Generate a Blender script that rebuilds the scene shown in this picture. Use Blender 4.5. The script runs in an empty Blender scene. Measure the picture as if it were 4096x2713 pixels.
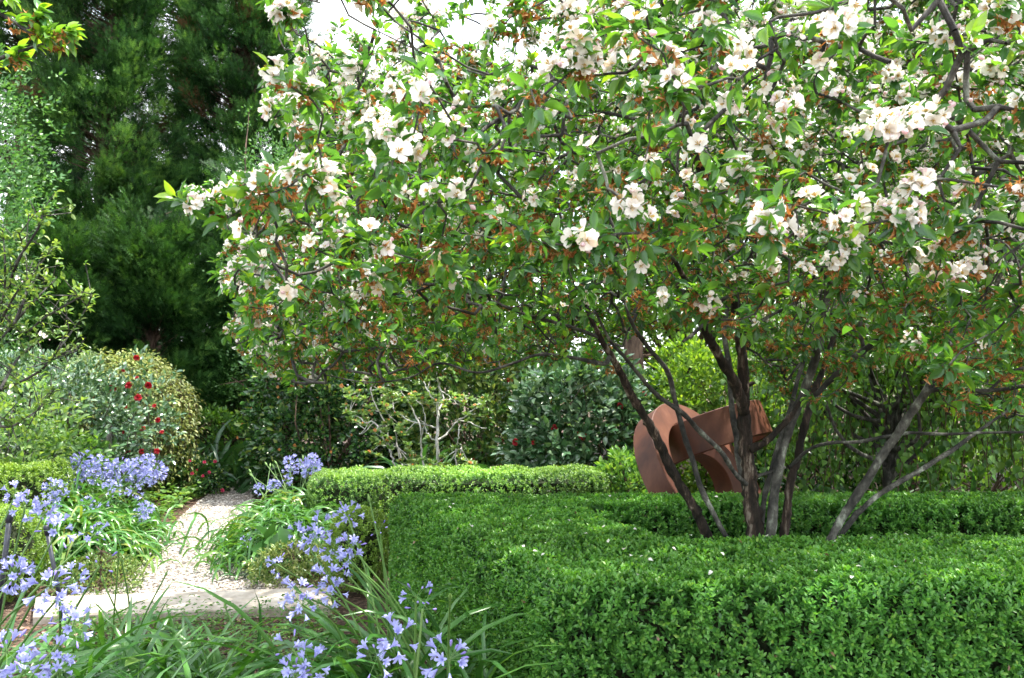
import bpy, math, random
import numpy as np
from mathutils import Vector, noise as mnoise

SC = bpy.context.scene
COL = SC.collection
R = np.random.default_rng(7)
random.seed(7)

# ------------------------------------------------------------------ camera, sky, sun, exposure
FPX, CX, CY = 3408.0, 2048.0, 1356.5          # photograph pixels (4096 wide)
PITCH = math.atan(143.5 / FPX)
CAM_H = 1.6
cam = bpy.data.cameras.new('camera')
cam.sensor_width = 23.5
cam.lens = 23.5 * FPX / 4096.0
cam.clip_start, cam.clip_end = 0.05, 600.0
cam.dof.use_dof = True
cam.dof.focus_distance = 3.4
cam.dof.aperture_fstop = 6.3
camo = bpy.data.objects.new('camera', cam)
camo.location = (0, 0, CAM_H)
camo.rotation_euler = (math.pi / 2 + PITCH, 0, 0)
COL.objects.link(camo)
SC.camera = camo

SUN_EL, SUN_AZ = math.radians(69), math.radians(70)     # azimuth measured from +Y towards +X
to_sun = Vector((math.sin(SUN_AZ) * math.cos(SUN_EL), math.cos(SUN_AZ) * math.cos(SUN_EL), math.sin(SUN_EL)))
sl = bpy.data.lights.new('sun', 'SUN')
sl.energy = 4.3
sl.angle = math.radians(1.2)
sl.color = (1.0, 0.95, 0.86)
so = bpy.data.objects.new('sun', sl)
so.rotation_euler = (-to_sun).to_track_quat('-Z', 'Y').to_euler()
COL.objects.link(so)

W = bpy.data.worlds.new('World')
SC.world = W
W.use_nodes = True
nt = W.node_tree
nt.nodes.clear()
wo = nt.nodes.new('ShaderNodeOutputWorld')
wb = nt.nodes.new('ShaderNodeBackground')
wb.inputs['Strength'].default_value = 0.145
sky = nt.nodes.new('ShaderNodeTexSky')
sky.sky_type = 'NISHITA'
sky.sun_disc = False
sky.sun_elevation = SUN_EL
sky.sun_rotation = SUN_AZ
tc = nt.nodes.new('ShaderNodeTexCoord')
nz = nt.nodes.new('ShaderNodeTexNoise')
nz.inputs['Scale'].default_value = 3.0
nz.inputs['Detail'].default_value = 6.0
cr = nt.nodes.new('ShaderNodeValToRGB')
cr.color_ramp.elements[0].position = 0.33
cr.color_ramp.elements[0].color = (0.25, 0.25, 0.25, 1)
cr.color_ramp.elements[1].position = 0.58
cr.color_ramp.elements[1].color = (1, 1, 1, 1)
mx = nt.nodes.new('ShaderNodeMixRGB')
mx.inputs[2].default_value = (8.6, 8.9, 9.4, 1)         # bright thin cloud
nt.links.new(tc.outputs['Generated'], nz.inputs['Vector'])
nt.links.new(nz.outputs['Fac'], cr.inputs['Fac'])
nt.links.new(cr.outputs['Color'], mx.inputs[0])
nt.links.new(sky.outputs['Color'], mx.inputs[1])
nt.links.new(mx.outputs['Color'], wb.inputs['Color'])
nt.links.new(wb.outputs['Background'], wo.inputs['Surface'])

SC.view_settings.view_transform = 'Standard'
SC.view_settings.look = 'None'
SC.view_settings.exposure = 1.62
SC.view_settings.gamma = 1.0
cy = SC.cycles
cy.max_bounces = 7
cy.diffuse_bounces = 4
cy.glossy_bounces = 2
cy.transmission_bounces = 5
cy.transparent_max_bounces = 4
cy.caustics_reflective = False
cy.caustics_refractive = False
cy.sample_clamp_indirect = 6.0
cy.use_denoising = True
cy.use_adaptive_sampling = True
cy.adaptive_threshold = 0.02

# ------------------------------------------------------------------ pixel helpers
_cp, _sp = math.cos(PITCH), math.sin(PITCH)
def ray(px, py):
    a, b = (px - CX) / FPX, (CY - py) / FPX
    return np.array([a, _cp - b * _sp, _sp + b * _cp])
def at(px, py, Y):
    d = ray(px, py)
    return np.array([0, 0, CAM_H]) + d * (Y / d[1])
def gnd(px, py, z=0.0):
    d = ray(px, py)
    return np.array([0, 0, CAM_H]) + d * ((z - CAM_H) / d[2])
def project(P):
    P = np.atleast_2d(P)
    x, y, z = P[:, 0], P[:, 1], P[:, 2] - CAM_H
    dep = y * _cp + z * _sp
    up = -y * _sp + z * _cp
    return CX + FPX * x / dep, CY - FPX * up / dep
def inpoly(x, y, poly):
    poly = np.asarray(poly, float)
    res = np.zeros(len(x), bool)
    j = len(poly) - 1
    for i in range(len(poly)):
        xi, yi = poly[i]; xj, yj = poly[j]
        c = ((yi > y) != (yj > y)) & (x < (xj - xi) * (y - yi) / (yj - yi + 1e-12) + xi)
        res ^= c
        j = i
    return res
def polydist(P, poly):
    poly = np.asarray(poly, float)
    best = np.full(len(P), 1e9)
    for i in range(len(poly)):
        a, b = poly[i], poly[(i + 1) % len(poly)]
        ab = b - a
        t = np.clip(((P - a) @ ab) / (ab @ ab), 0, 1)
        best = np.minimum(best, np.linalg.norm(P - (a + t[:, None] * ab), axis=1))
    return best
def unit(v):
    v = np.asarray(v, float)
    return v / np.maximum(np.linalg.norm(v, axis=-1, keepdims=True), 1e-9)
def rdir(n):
    return unit(R.normal(size=(n, 3)))
def wob(P, s, seed=0.0):
    """smooth noise sampled at points"""
    return np.array([mnoise.noise(Vector((p[0] * s + seed, p[1] * s - seed, p[2] * s + 2 * seed))) for p in P])

# ------------------------------------------------------------------ mesh buffer
class MB:
    def __init__(self):
        self.V, self.var, self.loops, self.tot, self.mi, self.n = [], [], [], [], [], 0
    def add(self, V, faces, var=0.5, mat=0):
        V = np.asarray(V, float).reshape(-1, 3)
        self.V.append(V)
        self.var.append(np.broadcast_to(np.asarray(var, float), (len(V),)))
        for F in faces:
            F = np.asarray(F, int)
            if F.size == 0: continue
            self.loops.append((F + self.n).ravel())
            self.tot.append(np.full(len(F), F.shape[1]))
            self.mi.append(np.full(len(F), mat))
        self.n += len(V)
    def scatter(self, T, P, Y, Zup, sc, var, mat=0, wid=None):
        """copies of template T (verts, [faces]) at P; local +Y along Y, local +Z near Zup"""
        tv, tf = T
        N, k = len(P), len(tv)
        if N == 0: return
        Y = unit(Y)
        X = unit(np.cross(Y, Zup) + 1e-6)
        Z = np.cross(X, Y)
        sc = np.broadcast_to(np.asarray(sc, float), (N,))
        w = sc if wid is None else np.broadcast_to(np.asarray(wid, float), (N,)) * sc
        V = (P[:, None, :] + (X * w[:, None])[:, None, :] * tv[None, :, 0:1]
             + (Y * sc[:, None])[:, None, :] * tv[None, :, 1:2] + (Z * sc[:, None])[:, None, :] * tv[None, :, 2:3])
        off = (np.arange(N) * k)[:, None, None]
        faces = [(f[None] + off).reshape(-1, f.shape[1]) for f in tf]
        var = np.repeat(np.broadcast_to(np.asarray(var, float), (N,)), k)
        self.add(V.reshape(-1, 3), faces, var, mat)
    def tube(self, pts, rad, sides=7, var=0.5, mat=0, cap=False):
        pts = np.asarray(pts, float); n = len(pts)
        rad = np.broadcast_to(np.asarray(rad, float), (n,))
        t = unit(np.gradient(pts, axis=0))
        ref = np.array([0.31, 0.22, 0.92]) if abs(t[:, 2]).mean() < 0.85 else np.array([0.9, 0.35, 0.1])
        a = unit(np.cross(t, ref)); b = np.cross(t, a)
        an = np.arange(sides) * 2 * math.pi / sides
        V = pts[:, None] + rad[:, None, None] * (a[:, None] * np.cos(an)[None, :, None] + b[:, None] * np.sin(an)[None, :, None])
        i = np.arange(n - 1)[:, None] * sides; j = np.arange(sides)[None]; j2 = (j + 1) % sides
        F = np.stack([i + j, i + j2, i + sides + j2, i + sides + j], -1).reshape(-1, 4)
        fs = [F]
        if cap:
            fs.append(np.array([list(range(sides))[::-1], [(n - 1) * sides + q for q in range(sides)]]))
        self.add(V.reshape(-1, 3), fs, var, mat)
    def tubes4(self, A, B, ra, rb, var=0.5, mat=0, sides=4):
        """many straight segments at once"""
        A, B = np.asarray(A, float), np.asarray(B, float)
        N = len(A)
        if N == 0: return
        t = unit(B - A)
        a = unit(np.cross(t, np.array([0.3, 0.5, 0.8]))); b = np.cross(t, a)
        an = np.arange(sides) * 2 * math.pi / sides
        ring = a[:, None] * np.cos(an)[None, :, None] + b[:, None] * np.sin(an)[None, :, None]
        ra = np.broadcast_to(ra, (N,)); rb = np.broadcast_to(rb, (N,))
        V = np.concatenate([A[:, None] + ring * ra[:, None, None], B[:, None] + ring * rb[:, None, None]], 1)
        j = np.arange(sides); j2 = (j + 1) % sides
        f = np.stack([j, j2, j2 + sides, j + sides], -1)
        F = (f[None] + (np.arange(N) * 2 * sides)[:, None, None]).reshape(-1, 4)
        self.add(V.reshape(-1, 3), [F], np.repeat(np.broadcast_to(var, (N,)), 2 * sides), mat)
    def mesh(self, name, mats, smooth=True):
        me = bpy.data.meshes.new(name)
        V = np.concatenate(self.V); L = np.concatenate(self.loops); T = np.concatenate(self.tot)
        me.vertices.add(len(V)); me.vertices.foreach_set('co', V.astype(np.float32).ravel())
        me.loops.add(len(L)); me.loops.foreach_set('vertex_index', L.astype(np.int32))
        me.polygons.add(len(T))
        me.polygons.foreach_set('loop_start', np.concatenate([[0], np.cumsum(T)[:-1]]).astype(np.int32))
        me.polygons.foreach_set('loop_total', T.astype(np.int32))
        me.polygons.foreach_set('material_index', np.concatenate(self.mi).astype(np.int32))
        me.polygons.foreach_set('use_smooth', np.full(len(T), smooth))
        at_ = me.attributes.new('var', 'FLOAT', 'POINT')
        at_.data.foreach_set('value', np.concatenate(self.var).astype(np.float32))
        for m in (mats if isinstance(mats, (list, tuple)) else [mats]):
            me.materials.append(m)
        me.update(calc_edges=True)
        return me

def obj(name, mb, mats, parent=None, smooth=True, loc=None):
    me = mb if isinstance(mb, bpy.types.Mesh) else mb.mesh(name, mats, smooth)
    o = bpy.data.objects.new(name, me)
    COL.objects.link(o)
    if parent is not None: o.parent = parent
    if loc is not None: o.location = loc
    return o
def tag(o, label, cat, group=None):
    o['label'] = label; o['category'] = cat
    if group: o['group'] = group
    return o
def thing(name, label, cat, group=None):
    o = bpy.data.objects.new(name, None)
    o.empty_display_size = 0.2
    COL.objects.link(o)
    return tag(o, label, cat, group)
def setting(o, kind='structure'):
    o['kind'] = kind
    return o

# ------------------------------------------------------------------ leaf templates (length 1 along +Y, +Z upper side)
def leaf_tmpl(rows, fold=0.12, curl=0.15, tip=True):
    """rows: list of (y, halfwidth)"""
    V, idx = [], []
    for (y, w) in rows:
        z = -curl * y * y
        if w <= 1e-6:
            V.append((0, y, z)); idx.append((len(V) - 1,))
        else:
            V += [(-w, y, z + fold * w * 2), (0, y, z), (w, y, z + fold * w * 2)]
            n = len(V); idx.append((n - 3, n - 2, n - 1))
    q, t = [], []
    for a, b in zip(idx[:-1], idx[1:]):
        if len(a) == 1 and len(b) == 3: t += [(a[0], b[1], b[0]), (a[0], b[2], b[1])]
        elif len(a) == 3 and len(b) == 1: t += [(a[0], a[1], b[0]), (a[1], a[2], b[0])]
        elif len(a) == 3: q += [(a[0], a[1], b[1], b[0]), (a[1], a[2], b[2], b[1])]
    f = []
    if q: f.append(np.array(q))
    if t: f.append(np.array(t))
    return np.array(V, float), f
BOX_LEAF = leaf_tmpl([(0, 0), (.3, .2), (.62, .23), (1, 0)], .25, .12)
SMALL_LEAF = leaf_tmpl([(0, 0), (.45, .26), (1, 0)], .25, .15)
APPLE_LEAF = leaf_tmpl([(0, 0), (.18, .03), (.34, .17), (.55, .22), (.8, .15), (1, 0)], .3, .3)
CAMELLIA_LEAF = leaf_tmpl([(0, 0), (.1, .03), (.35, .22), (.65, .21), (1, 0)], .22, .2)
HEART_LEAF = leaf_tmpl([(0, 0), (.08, .3), (.35, .42), (.7, .24), (1, 0)], .15, .2)
def strap_tmpl(n=7, w=.03):
    return None
def spray_tmpl():
    """flat feathery conifer spray"""
    V, t = [], []
    def tri(a, b, c):
        i = len(V); V.extend([a, b, c]); t.append((i, i + 1, i + 2))
    tri((-.04, 0, 0), (.04, 0, 0), (0, 1, -.08))
    for k in range(3):
        y = .1 + k * .26; l = .40 * (1 - k * .2)
        for s in (-1, 1):
            tri((0, y - .05, 0), (0, y + .07, 0), (s * l, y + l * .75, .05 - .1 * (k % 2)))
    return np.array(V, float), [np.array(t)]
SPRAY = spray_tmpl()

# ------------------------------------------------------------------ materials
def new_mat(name):
    m = bpy.data.materials.new(name); m.use_nodes = True
    m.node_tree.nodes.clear()
    return m, m.node_tree
def ramp(nt, stops):
    c = nt.nodes.new('ShaderNodeValToRGB')
    e = c.color_ramp.elements
    while len(e) < len(stops): e.new(0.5)
    for el, (p, col) in zip(e, stops):
        el.position = p; el.color = (*col, 1)
    return c
def leaf_mat(name, stops, trans=0.4, tmul=(1.9, 1.7, 0.6), rough=0.4, spec=0.4, patch=1.2, patchamt=0.35):
    m, nt = new_mat(name)
    N, L = nt.nodes, nt.links
    out = N.new('ShaderNodeOutputMaterial')
    a = N.new('ShaderNodeAttribute'); a.attribute_name = 'var'
    c = ramp(nt, stops)
    L.new(a.outputs['Fac'], c.inputs['Fac'])
    t = N.new('ShaderNodeTexCoord')
    nzz = N.new('ShaderNodeTexNoise'); nzz.inputs['Scale'].default_value = patch; nzz.inputs['Detail'].default_value = 3
    L.new(t.outputs['Object'], nzz.inputs['Vector'])
    mr = N.new('ShaderNodeMapRange'); mr.inputs[1].default_value = .3; mr.inputs[2].default_value = .7
    mr.inputs[3].default_value = 1 - patchamt; mr.inputs[4].default_value = 1 + patchamt
    L.new(nzz.outputs['Fac'], mr.inputs[0])
    mul = N.new('ShaderNodeVectorMath'); mul.operation = 'SCALE'
    L.new(c.outputs['Color'], mul.inputs[0]); L.new(mr.outputs[0], mul.inputs['Scale'])
    p = N.new('ShaderNodeBsdfPrincipled')
    p.inputs['Roughness'].default_value = rough
    p.inputs['Specular IOR Level'].default_value = spec
    L.new(mul.outputs[0], p.inputs['Base Color'])
    if trans > 0:
        tm = N.new('ShaderNodeVectorMath'); tm.operation = 'MULTIPLY'; tm.inputs[1].default_value = tmul
        L.new(mul.outputs[0], tm.inputs[0])
        tr = N.new('ShaderNodeBsdfTranslucent'); L.new(tm.outputs[0], tr.inputs['Color'])
        ms = N.new('ShaderNodeMixShader'); ms.inputs[0].default_value = trans
        L.new(p.outputs[0], ms.inputs[1]); L.new(tr.outputs[0], ms.inputs[2])
        L.new(ms.outputs[0], out.inputs['Surface'])
    else:
        L.new(p.outputs[0], out.inputs['Surface'])
    return m
def rough_mat(name, stops, scale=8.0, stretch=(1, 1, 1), bump=0.3, rough=0.85, spec=0.25, tex='noise', metallic=0, detail=8):
    m, nt = new_mat(name)
    N, L = nt.nodes, nt.links
    out = N.new('ShaderNodeOutputMaterial')
    t = N.new('ShaderNodeTexCoord'); mp = N.new('ShaderNodeMapping'); mp.inputs['Scale'].default_value = stretch
    L.new(t.outputs['Object'], mp.inputs['Vector'])
    n = N.new('ShaderNodeTexNoise'); n.inputs['Scale'].default_value = scale; n.inputs['Detail'].default_value = detail
    n.inputs['Roughness'].default_value = .65
    L.new(mp.outputs[0], n.inputs['Vector'])
    c = ramp(nt, stops)
    mr = N.new('ShaderNodeMapRange'); mr.inputs[1].default_value = .28; mr.inputs[2].default_value = .72
    L.new(n.outputs['Fac'], mr.inputs[0]); L.new(mr.outputs[0], c.inputs['Fac'])
    p = N.new('ShaderNodeBsdfPrincipled'); p.inputs['Roughness'].default_value = rough
    p.inputs['Specular IOR Level'].default_value = spec; p.inputs['Metallic'].default_value = metallic
    L.new(c.outputs['Color'], p.inputs['Base Color'])
    if bump:
        b = N.new('ShaderNodeBump'); b.inputs['Strength'].default_value = bump; b.inputs['Distance'].default_value = .035
        L.new(n.outputs['Fac'], b.inputs['Height']); L.new(b.outputs[0], p.inputs['Normal'])
    L.new(p.outputs[0], out.inputs['Surface'])
    return m

M = {}
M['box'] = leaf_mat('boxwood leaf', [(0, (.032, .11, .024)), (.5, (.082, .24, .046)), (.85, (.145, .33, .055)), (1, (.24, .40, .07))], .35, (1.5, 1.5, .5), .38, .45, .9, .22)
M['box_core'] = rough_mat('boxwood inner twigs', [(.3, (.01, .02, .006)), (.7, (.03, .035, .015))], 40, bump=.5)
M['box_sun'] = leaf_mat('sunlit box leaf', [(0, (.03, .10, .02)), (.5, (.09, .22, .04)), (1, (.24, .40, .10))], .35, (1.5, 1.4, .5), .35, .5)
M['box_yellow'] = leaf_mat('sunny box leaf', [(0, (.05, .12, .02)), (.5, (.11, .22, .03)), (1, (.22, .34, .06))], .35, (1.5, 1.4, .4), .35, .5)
M['apple'] = leaf_mat('crabapple leaf', [(0, (.022, .085, .03)), (.5, (.06, .17, .04)), (.8, (.12, .26, .04)), (1, (.20, .35, .04))], .45, (1.9, 1.75, .55), .26, .6, 1.0, .25)
M['pale_leaf'] = leaf_mat('pale young leaf', [(0, (.06, .15, .04)), (.6, (.15, .26, .07)), (1, (.26, .36, .12))], .4, (1.5, 1.4, .5), .35, .5)
M['petal'] = leaf_mat('white blossom petal', [(0, (.72, .52, .30)), (.14, (.84, .75, .60)), (.4, (.90, .85, .77)), (.6, (.91, .88, .83)), (.8, (.90, .82, .79)), (1, (.86, .66, .68))], .35, (1, 1, 1), .55, .25, 2, .04)
M['stamen'] = rough_mat('blossom stamen', [(.3, (.55, .33, .05)), (.7, (.75, .55, .15))], 50, bump=0)
M['withered'] = leaf_mat('withered petal', [(0, (.16, .06, .018)), (.5, (.38, .17, .05)), (1, (.66, .42, .2))], .35, (1.4, 1.1, .7), .7, .15, 3, .2)
M['green_stalk'] = leaf_mat('green stalk', [(0, (.07, .16, .04)), (1, (.16, .28, .07))], .1, rough=.5)
M['bark_grey'] = rough_mat('grey crabapple bark', [(.2, (.02, .02, .018)), (.5, (.055, .052, .046)), (.7, (.11, .105, .09)), (.8, (.2, .21, .17)), (.95, (.36, .37, .31))], 13, (1, 1, .6), 1.0)
M['bark_dark'] = rough_mat('dark peeling bark', [(.25, (.010, .008, .006)), (.55, (.028, .02, .015)), (.68, (.075, .05, .036)), (.85, (.24, .2, .16))], 20, (1, 1, .2), 1.0)
M['bark_brown'] = rough_mat('brown bark', [(.3, (.035, .022, .015)), (.7, (.12, .08, .055))], 12, (1, 1, .25), .9)
M['bark_white'] = rough_mat('silver bark', [(.3, (.25, .24, .22)), (.6, (.48, .46, .43)), (.8, (.6, .58, .55))], 14, (1, 1, .4), .3)
M['conifer'] = leaf_mat('cypress spray', [(0, (.004, .02, .006)), (.45, (.015, .055, .012)), (.8, (.05, .135, .027)), (1, (.12, .24, .045))], .25, (1.3, 1.3, .5), .6, .25, .4, .35)  # dark and bright stops widened to paint lighting contrast into the sprays
M['conifer_brown'] = leaf_mat('dry cypress spray', [(0, (.06, .03, .012)), (1, (.17, .09, .04))], .2, (1, 1, 1), .7, .2)
M['bg_leaf'] = leaf_mat('background tree leaf', [(0, (.03, .09, .02)), (.5, (.07, .17, .03)), (1, (.15, .28, .05))], .4, (1.6, 1.5, .45), .42, .4, .5, .3)
M['bg_lime'] = leaf_mat('sunlit lime leaf', [(0, (.05, .13, .02)), (.5, (.12, .24, .035)), (1, (.24, .37, .07))], .45, (1.5, 1.4, .4), .45, .35, .5, .25)
M['bg_blue'] = leaf_mat('fine blue green leaf', [(0, (.03, .10, .03)), (.5, (.07, .18, .05)), (1, (.13, .27, .08))], .35, (1.4, 1.4, .6), .35, .5, .6, .3)
M['cam_dark'] = leaf_mat('dark camellia leaf', [(0, (.008, .03, .010)), (.5, (.025, .08, .02)), (.85, (.06, .15, .03)), (1, (.2, .26, .05))], .18, (1.5, 1.5, .5), .24, .6, 1, .3)
M['cam_gloss'] = leaf_mat('glossy camellia leaf', [(0, (.03, .085, .035)), (.6, (.085, .17, .08)), (1, (.22, .31, .18))], .14, (1.4, 1.5, .5), .22, 1.0, 1, .2)
M['cam_yellow'] = leaf_mat('variegated camellia leaf', [(0, (.03, .09, .02)), (.45, (.07, .15, .03)), (.75, (.22, .27, .06)), (1, (.42, .42, .15))], .25, (1.3, 1.3, .5), .28, .55, 1, .2)
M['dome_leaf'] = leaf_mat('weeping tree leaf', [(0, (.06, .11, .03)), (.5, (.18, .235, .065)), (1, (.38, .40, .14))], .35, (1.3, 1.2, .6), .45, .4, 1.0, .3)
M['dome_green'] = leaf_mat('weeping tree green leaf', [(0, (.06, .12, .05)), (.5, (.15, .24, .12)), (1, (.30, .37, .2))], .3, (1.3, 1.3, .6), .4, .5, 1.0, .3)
M['red'] = leaf_mat('red camellia petal', [(0, (.16, .004, .007)), (.6, (.38, .010, .018)), (1, (.52, .06, .065))], .2, (1.2, 1, 1), .5, .3)
M['pink'] = leaf_mat('magenta azalea petal', [(0, (.3, .012, .05)), (1, (.52, .05, .12))], .25, (1.1, 1, 1), .5, .3)
M['orange_fl'] = leaf_mat('orange bud', [(0, (.35, .12, .03)), (.6, (.55, .26, .08)), (1, (.68, .45, .22))], .2, (1.1, 1, 1), .6, .2)
M['strap'] = leaf_mat('agapanthus leaf', [(0, (.02, .08, .015)), (.5, (.05, .16, .03)), (.9, (.10, .24, .05)), (1, (.22, .25, .06))], .3, (1.6, 1.5, .45), .3, .55, 1.2, .2)
M['strap_dark'] = leaf_mat('clivia leaf', [(0, (.015, .06, .018)), (.6, (.04, .12, .035)), (1, (.09, .2, .06))], .25, (1.5, 1.5, .5), .3, .55, 1.2, .2)
M['agap'] = leaf_mat('agapanthus petal', [(0, (.23, .22, .52)), (.5, (.40, .42, .74)), (1, (.64, .66, .88))], .3, (1, 1, 1), .5, .3, 3, .08)
M['agap_bud'] = leaf_mat('agapanthus bud', [(0, (.17, .13, .44)), (.7, (.34, .29, .66)), (1, (.45, .42, .74))], .2, (1, 1, 1), .5, .3, 3, .08)
M['ground_leaf'] = leaf_mat('groundcover leaf', [(0, (.04, .12, .025)), (.6, (.11, .24, .05)), (1, (.22, .36, .08))], .35, (1.5, 1.4, .5), .45, .35)
M['mound'] = leaf_mat('small mound leaf', [(0, (.07, .14, .03)), (.6, (.2, .28, .08)), (1, (.42, .46, .2))], .3, (1.3, 1.2, .5), .4, .4)
M['rust'] = rough_mat('weathered steel', [(.1, (.045, .012, .006)), (.4, (.085, .026, .012)), (.65, (.115, .038, .018)), (.95, (.17, .068, .036))], 3.2, (1, 1, .55), .06, .55, .4, detail=14)
M['slab'] = rough_mat('pale stone edging', [(.2, (.30, .255, .2)), (.6, (.43, .375, .31)), (.9, (.52, .47, .4))], 9, (1, 1, 1), .04, .8, .25)
M['pipe'] = rough_mat('black irrigation pipe', [(.3, (.012, .014, .022)), (.7, (.03, .035, .05))], 20, bump=.05, rough=.45, spec=.4)
M['stake'] = rough_mat('grey timber', [(.3, (.2, .18, .16)), (.7, (.36, .33, .31))], 12, (3, 3, .4), .4)
M['soil'] = rough_mat('mulched soil', [(.25, (.02, .012, .008)), (.5, (.07, .042, .028)), (.7, (.14, .09, .06)), (.85, (.27, .2, .15))], 28, bump=.9)
M['litter'] = leaf_mat('dry fallen leaf', [(0, (.07, .035, .02)), (.5, (.2, .11, .07)), (1, (.42, .3, .24))], .15, (1, 1, 1), .8, .15)

def gravel_mat():
    m, nt = new_mat('pale gravel')
    N, L = nt.nodes, nt.links
    out = N.new('ShaderNodeOutputMaterial'); t = N.new('ShaderNodeTexCoord')
    v = N.new('ShaderNodeTexVoronoi'); v.inputs['Scale'].default_value = 46
    v2 = N.new('ShaderNodeTexVoronoi'); v2.inputs['Scale'].default_value = 46; v2.feature = 'DISTANCE_TO_EDGE'
    n = N.new('ShaderNodeTexNoise'); n.inputs['Scale'].default_value = 2.2; n.inputs['Detail'].default_value = 5
    for x in (v, v2, n): L.new(t.outputs['Object'], x.inputs['Vector'])
    c = ramp(nt, [(0, (.13, .11, .095)), (.3, (.33, .29, .25)), (.7, (.48, .43, .37)), (1, (.62, .57, .51))])
    sep = N.new('ShaderNodeSeparateColor'); L.new(v.outputs['Color'], sep.inputs[0]); L.new(sep.outputs[0], c.inputs['Fac'])
    e = ramp(nt, [(0, (.12, .1, .085)), (.13, (1, 1, 1))]); L.new(v2.outputs['Distance'], e.inputs['Fac'])
    mu = N.new('ShaderNodeMixRGB'); mu.blend_type = 'MULTIPLY'; mu.inputs[0].default_value = 1
    L.new(c.outputs[0], mu.inputs[1]); L.new(e.outputs[0], mu.inputs[2])
    e2 = ramp(nt, [(.32, (.62, .56, .5)), (.55, (1, 1, 1))]); L.new(n.outputs['Fac'], e2.inputs['Fac'])
    mu2 = N.new('ShaderNodeMixRGB'); mu2.blend_type = 'MULTIPLY'; mu2.inputs[0].default_value = .6
    L.new(mu.outputs[0], mu2.inputs[1]); L.new(e2.outputs[0], mu2.inputs[2])
    p = N.new('ShaderNodeBsdfPrincipled'); p.inputs['Roughness'].default_value = .85; p.inputs['Specular IOR Level'].default_value = .2
    L.new(mu2.outputs[0], p.inputs['Base Color'])
    b = N.new('ShaderNodeBump'); b.inputs['Strength'].default_value = .9; b.inputs['Distance'].default_value = .012
    L.new(v2.outputs['Distance'], b.inputs['Height']); L.new(b.outputs[0], p.inputs['Normal'])
    L.new(p.outputs[0], out.inputs['Surface'])
    return m
M['gravel'] = gravel_mat()
M['pebble'] = leaf_mat('loose pebble', [(0, (.12, .10, .085)), (.5, (.40, .36, .31)), (1, (.66, .62, .56))], 0, rough=.8, spec=.2, patchamt=.05)

# ------------------------------------------------------------------ the ground
mb = MB()
n = 60
xs = np.linspace(-70, 70, n); ys = np.linspace(-20, 120, n)
gx, gy = np.meshgrid(xs, ys)
i = np.arange(n - 1)[:, None] * n + np.arange(n - 1)[None]
mb.add(np.stack([gx, gy, np.zeros_like(gx)], -1).reshape(-1, 3), [np.stack([i, i + 1, i + n + 1, i + n], -1).reshape(-1, 4)])
setting(obj('ground', mb, M['soil']))

def strip_ground(L, Rr, z, sub=1):
    L, Rr = np.array(L), np.array(Rr)
    V = np.concatenate([L, Rr]); V[:, 2] = z
    k = len(L); j = np.arange(k - 1)
    return V, [np.stack([j, j + k, j + k + 1, j + 1], -1)]
PL = [(230, 2400), (480, 2345), (560, 2270), (630, 2180), (710, 2080), (790, 2010), (850, 1965), (850, 1930), (820, 1905)]
PR = [(1250, 2400), (1200, 2345), (1080, 2270), (1010, 2180), (990, 2080), (1010, 2010), (1050, 1965), (1080, 1930), (1100, 1905)]
pl = [gnd(*p) for p in PL]; pr = [gnd(*p) for p in PR]
mb = MB(); V, F = strip_ground(pl, pr, 0.004); mb.add(V, F, .5, 0)
PATHPOLY = np.array([p[:2] for p in pl] + [p[:2] for p in pr[::-1]])
lo, hi = PATHPOLY.min(0), PATHPOLY.max(0)
P = R.uniform(lo, hi, (26000, 2)); P = P[inpoly(P[:, 0], P[:, 1], PATHPOLY)]
P = P[R.random(len(P)) < np.clip(9 / P[:, 1] ** 1, 0, 1)]
octa = np.array([(.6, 0, 0), (-.6, 0, 0), (0, .5, 0), (0, -.5, 0), (0, 0, .35), (0, 0, -.3), ], float)
of = [np.array([(0, 2, 4), (2, 1, 4), (1, 3, 4), (3, 0, 4)])]
P3 = np.c_[P, np.full(len(P), .008)]
a = R.uniform(0, 6.28, len(P))
mb.scatter((octa, of), P3, np.c_[np.cos(a), np.sin(a), R.normal(0, .25, len(P))], np.tile([0, 0, 1.], (len(P), 1)), R.uniform(.014, .034, len(P)), R.random(len(P)), 1)
setting(obj('gravel_path', mb, [M['gravel'], M['pebble']], smooth=False))

# stone edging: a thick low slab across the near end of the path
b0, b1 = gnd(140, 2388, .06), gnd(1330, 2346, .06)
f0, f1 = gnd(130, 2462, .06), gnd(1330, 2425, .06)
mb = MB()
nseg = 1
for k in range(nseg):
    u0, u1 = k / nseg + .0012, (k + 1) / nseg - .0012
    q = [b0 + (b1 - b0) * u0, b0 + (b1 - b0) * u1, f0 + (f1 - f0) * u1, f0 + (f1 - f0) * u0]
    c = sum(q) / 4
    top = np.array(q); low = top.copy(); low[:, 2] = -.03
    ins = c + (top - c) * np.array([.994, .96, 1]); edge = top.copy(); edge[:, 2] -= .012
    V = np.concatenate([ins, edge, low])
    F = [(3, 2, 1, 0)] + [(j, (j + 1) % 4, 4 + (j + 1) % 4, 4 + j) for j in range(4)] + [(4 + j, 4 + (j + 1) % 4, 8 + (j + 1) % 4, 8 + j) for j in range(4)]
    mb.add(V, [np.array(F)], .5)
setting(obj('kerb', mb, M['slab'], smooth=False))

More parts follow.
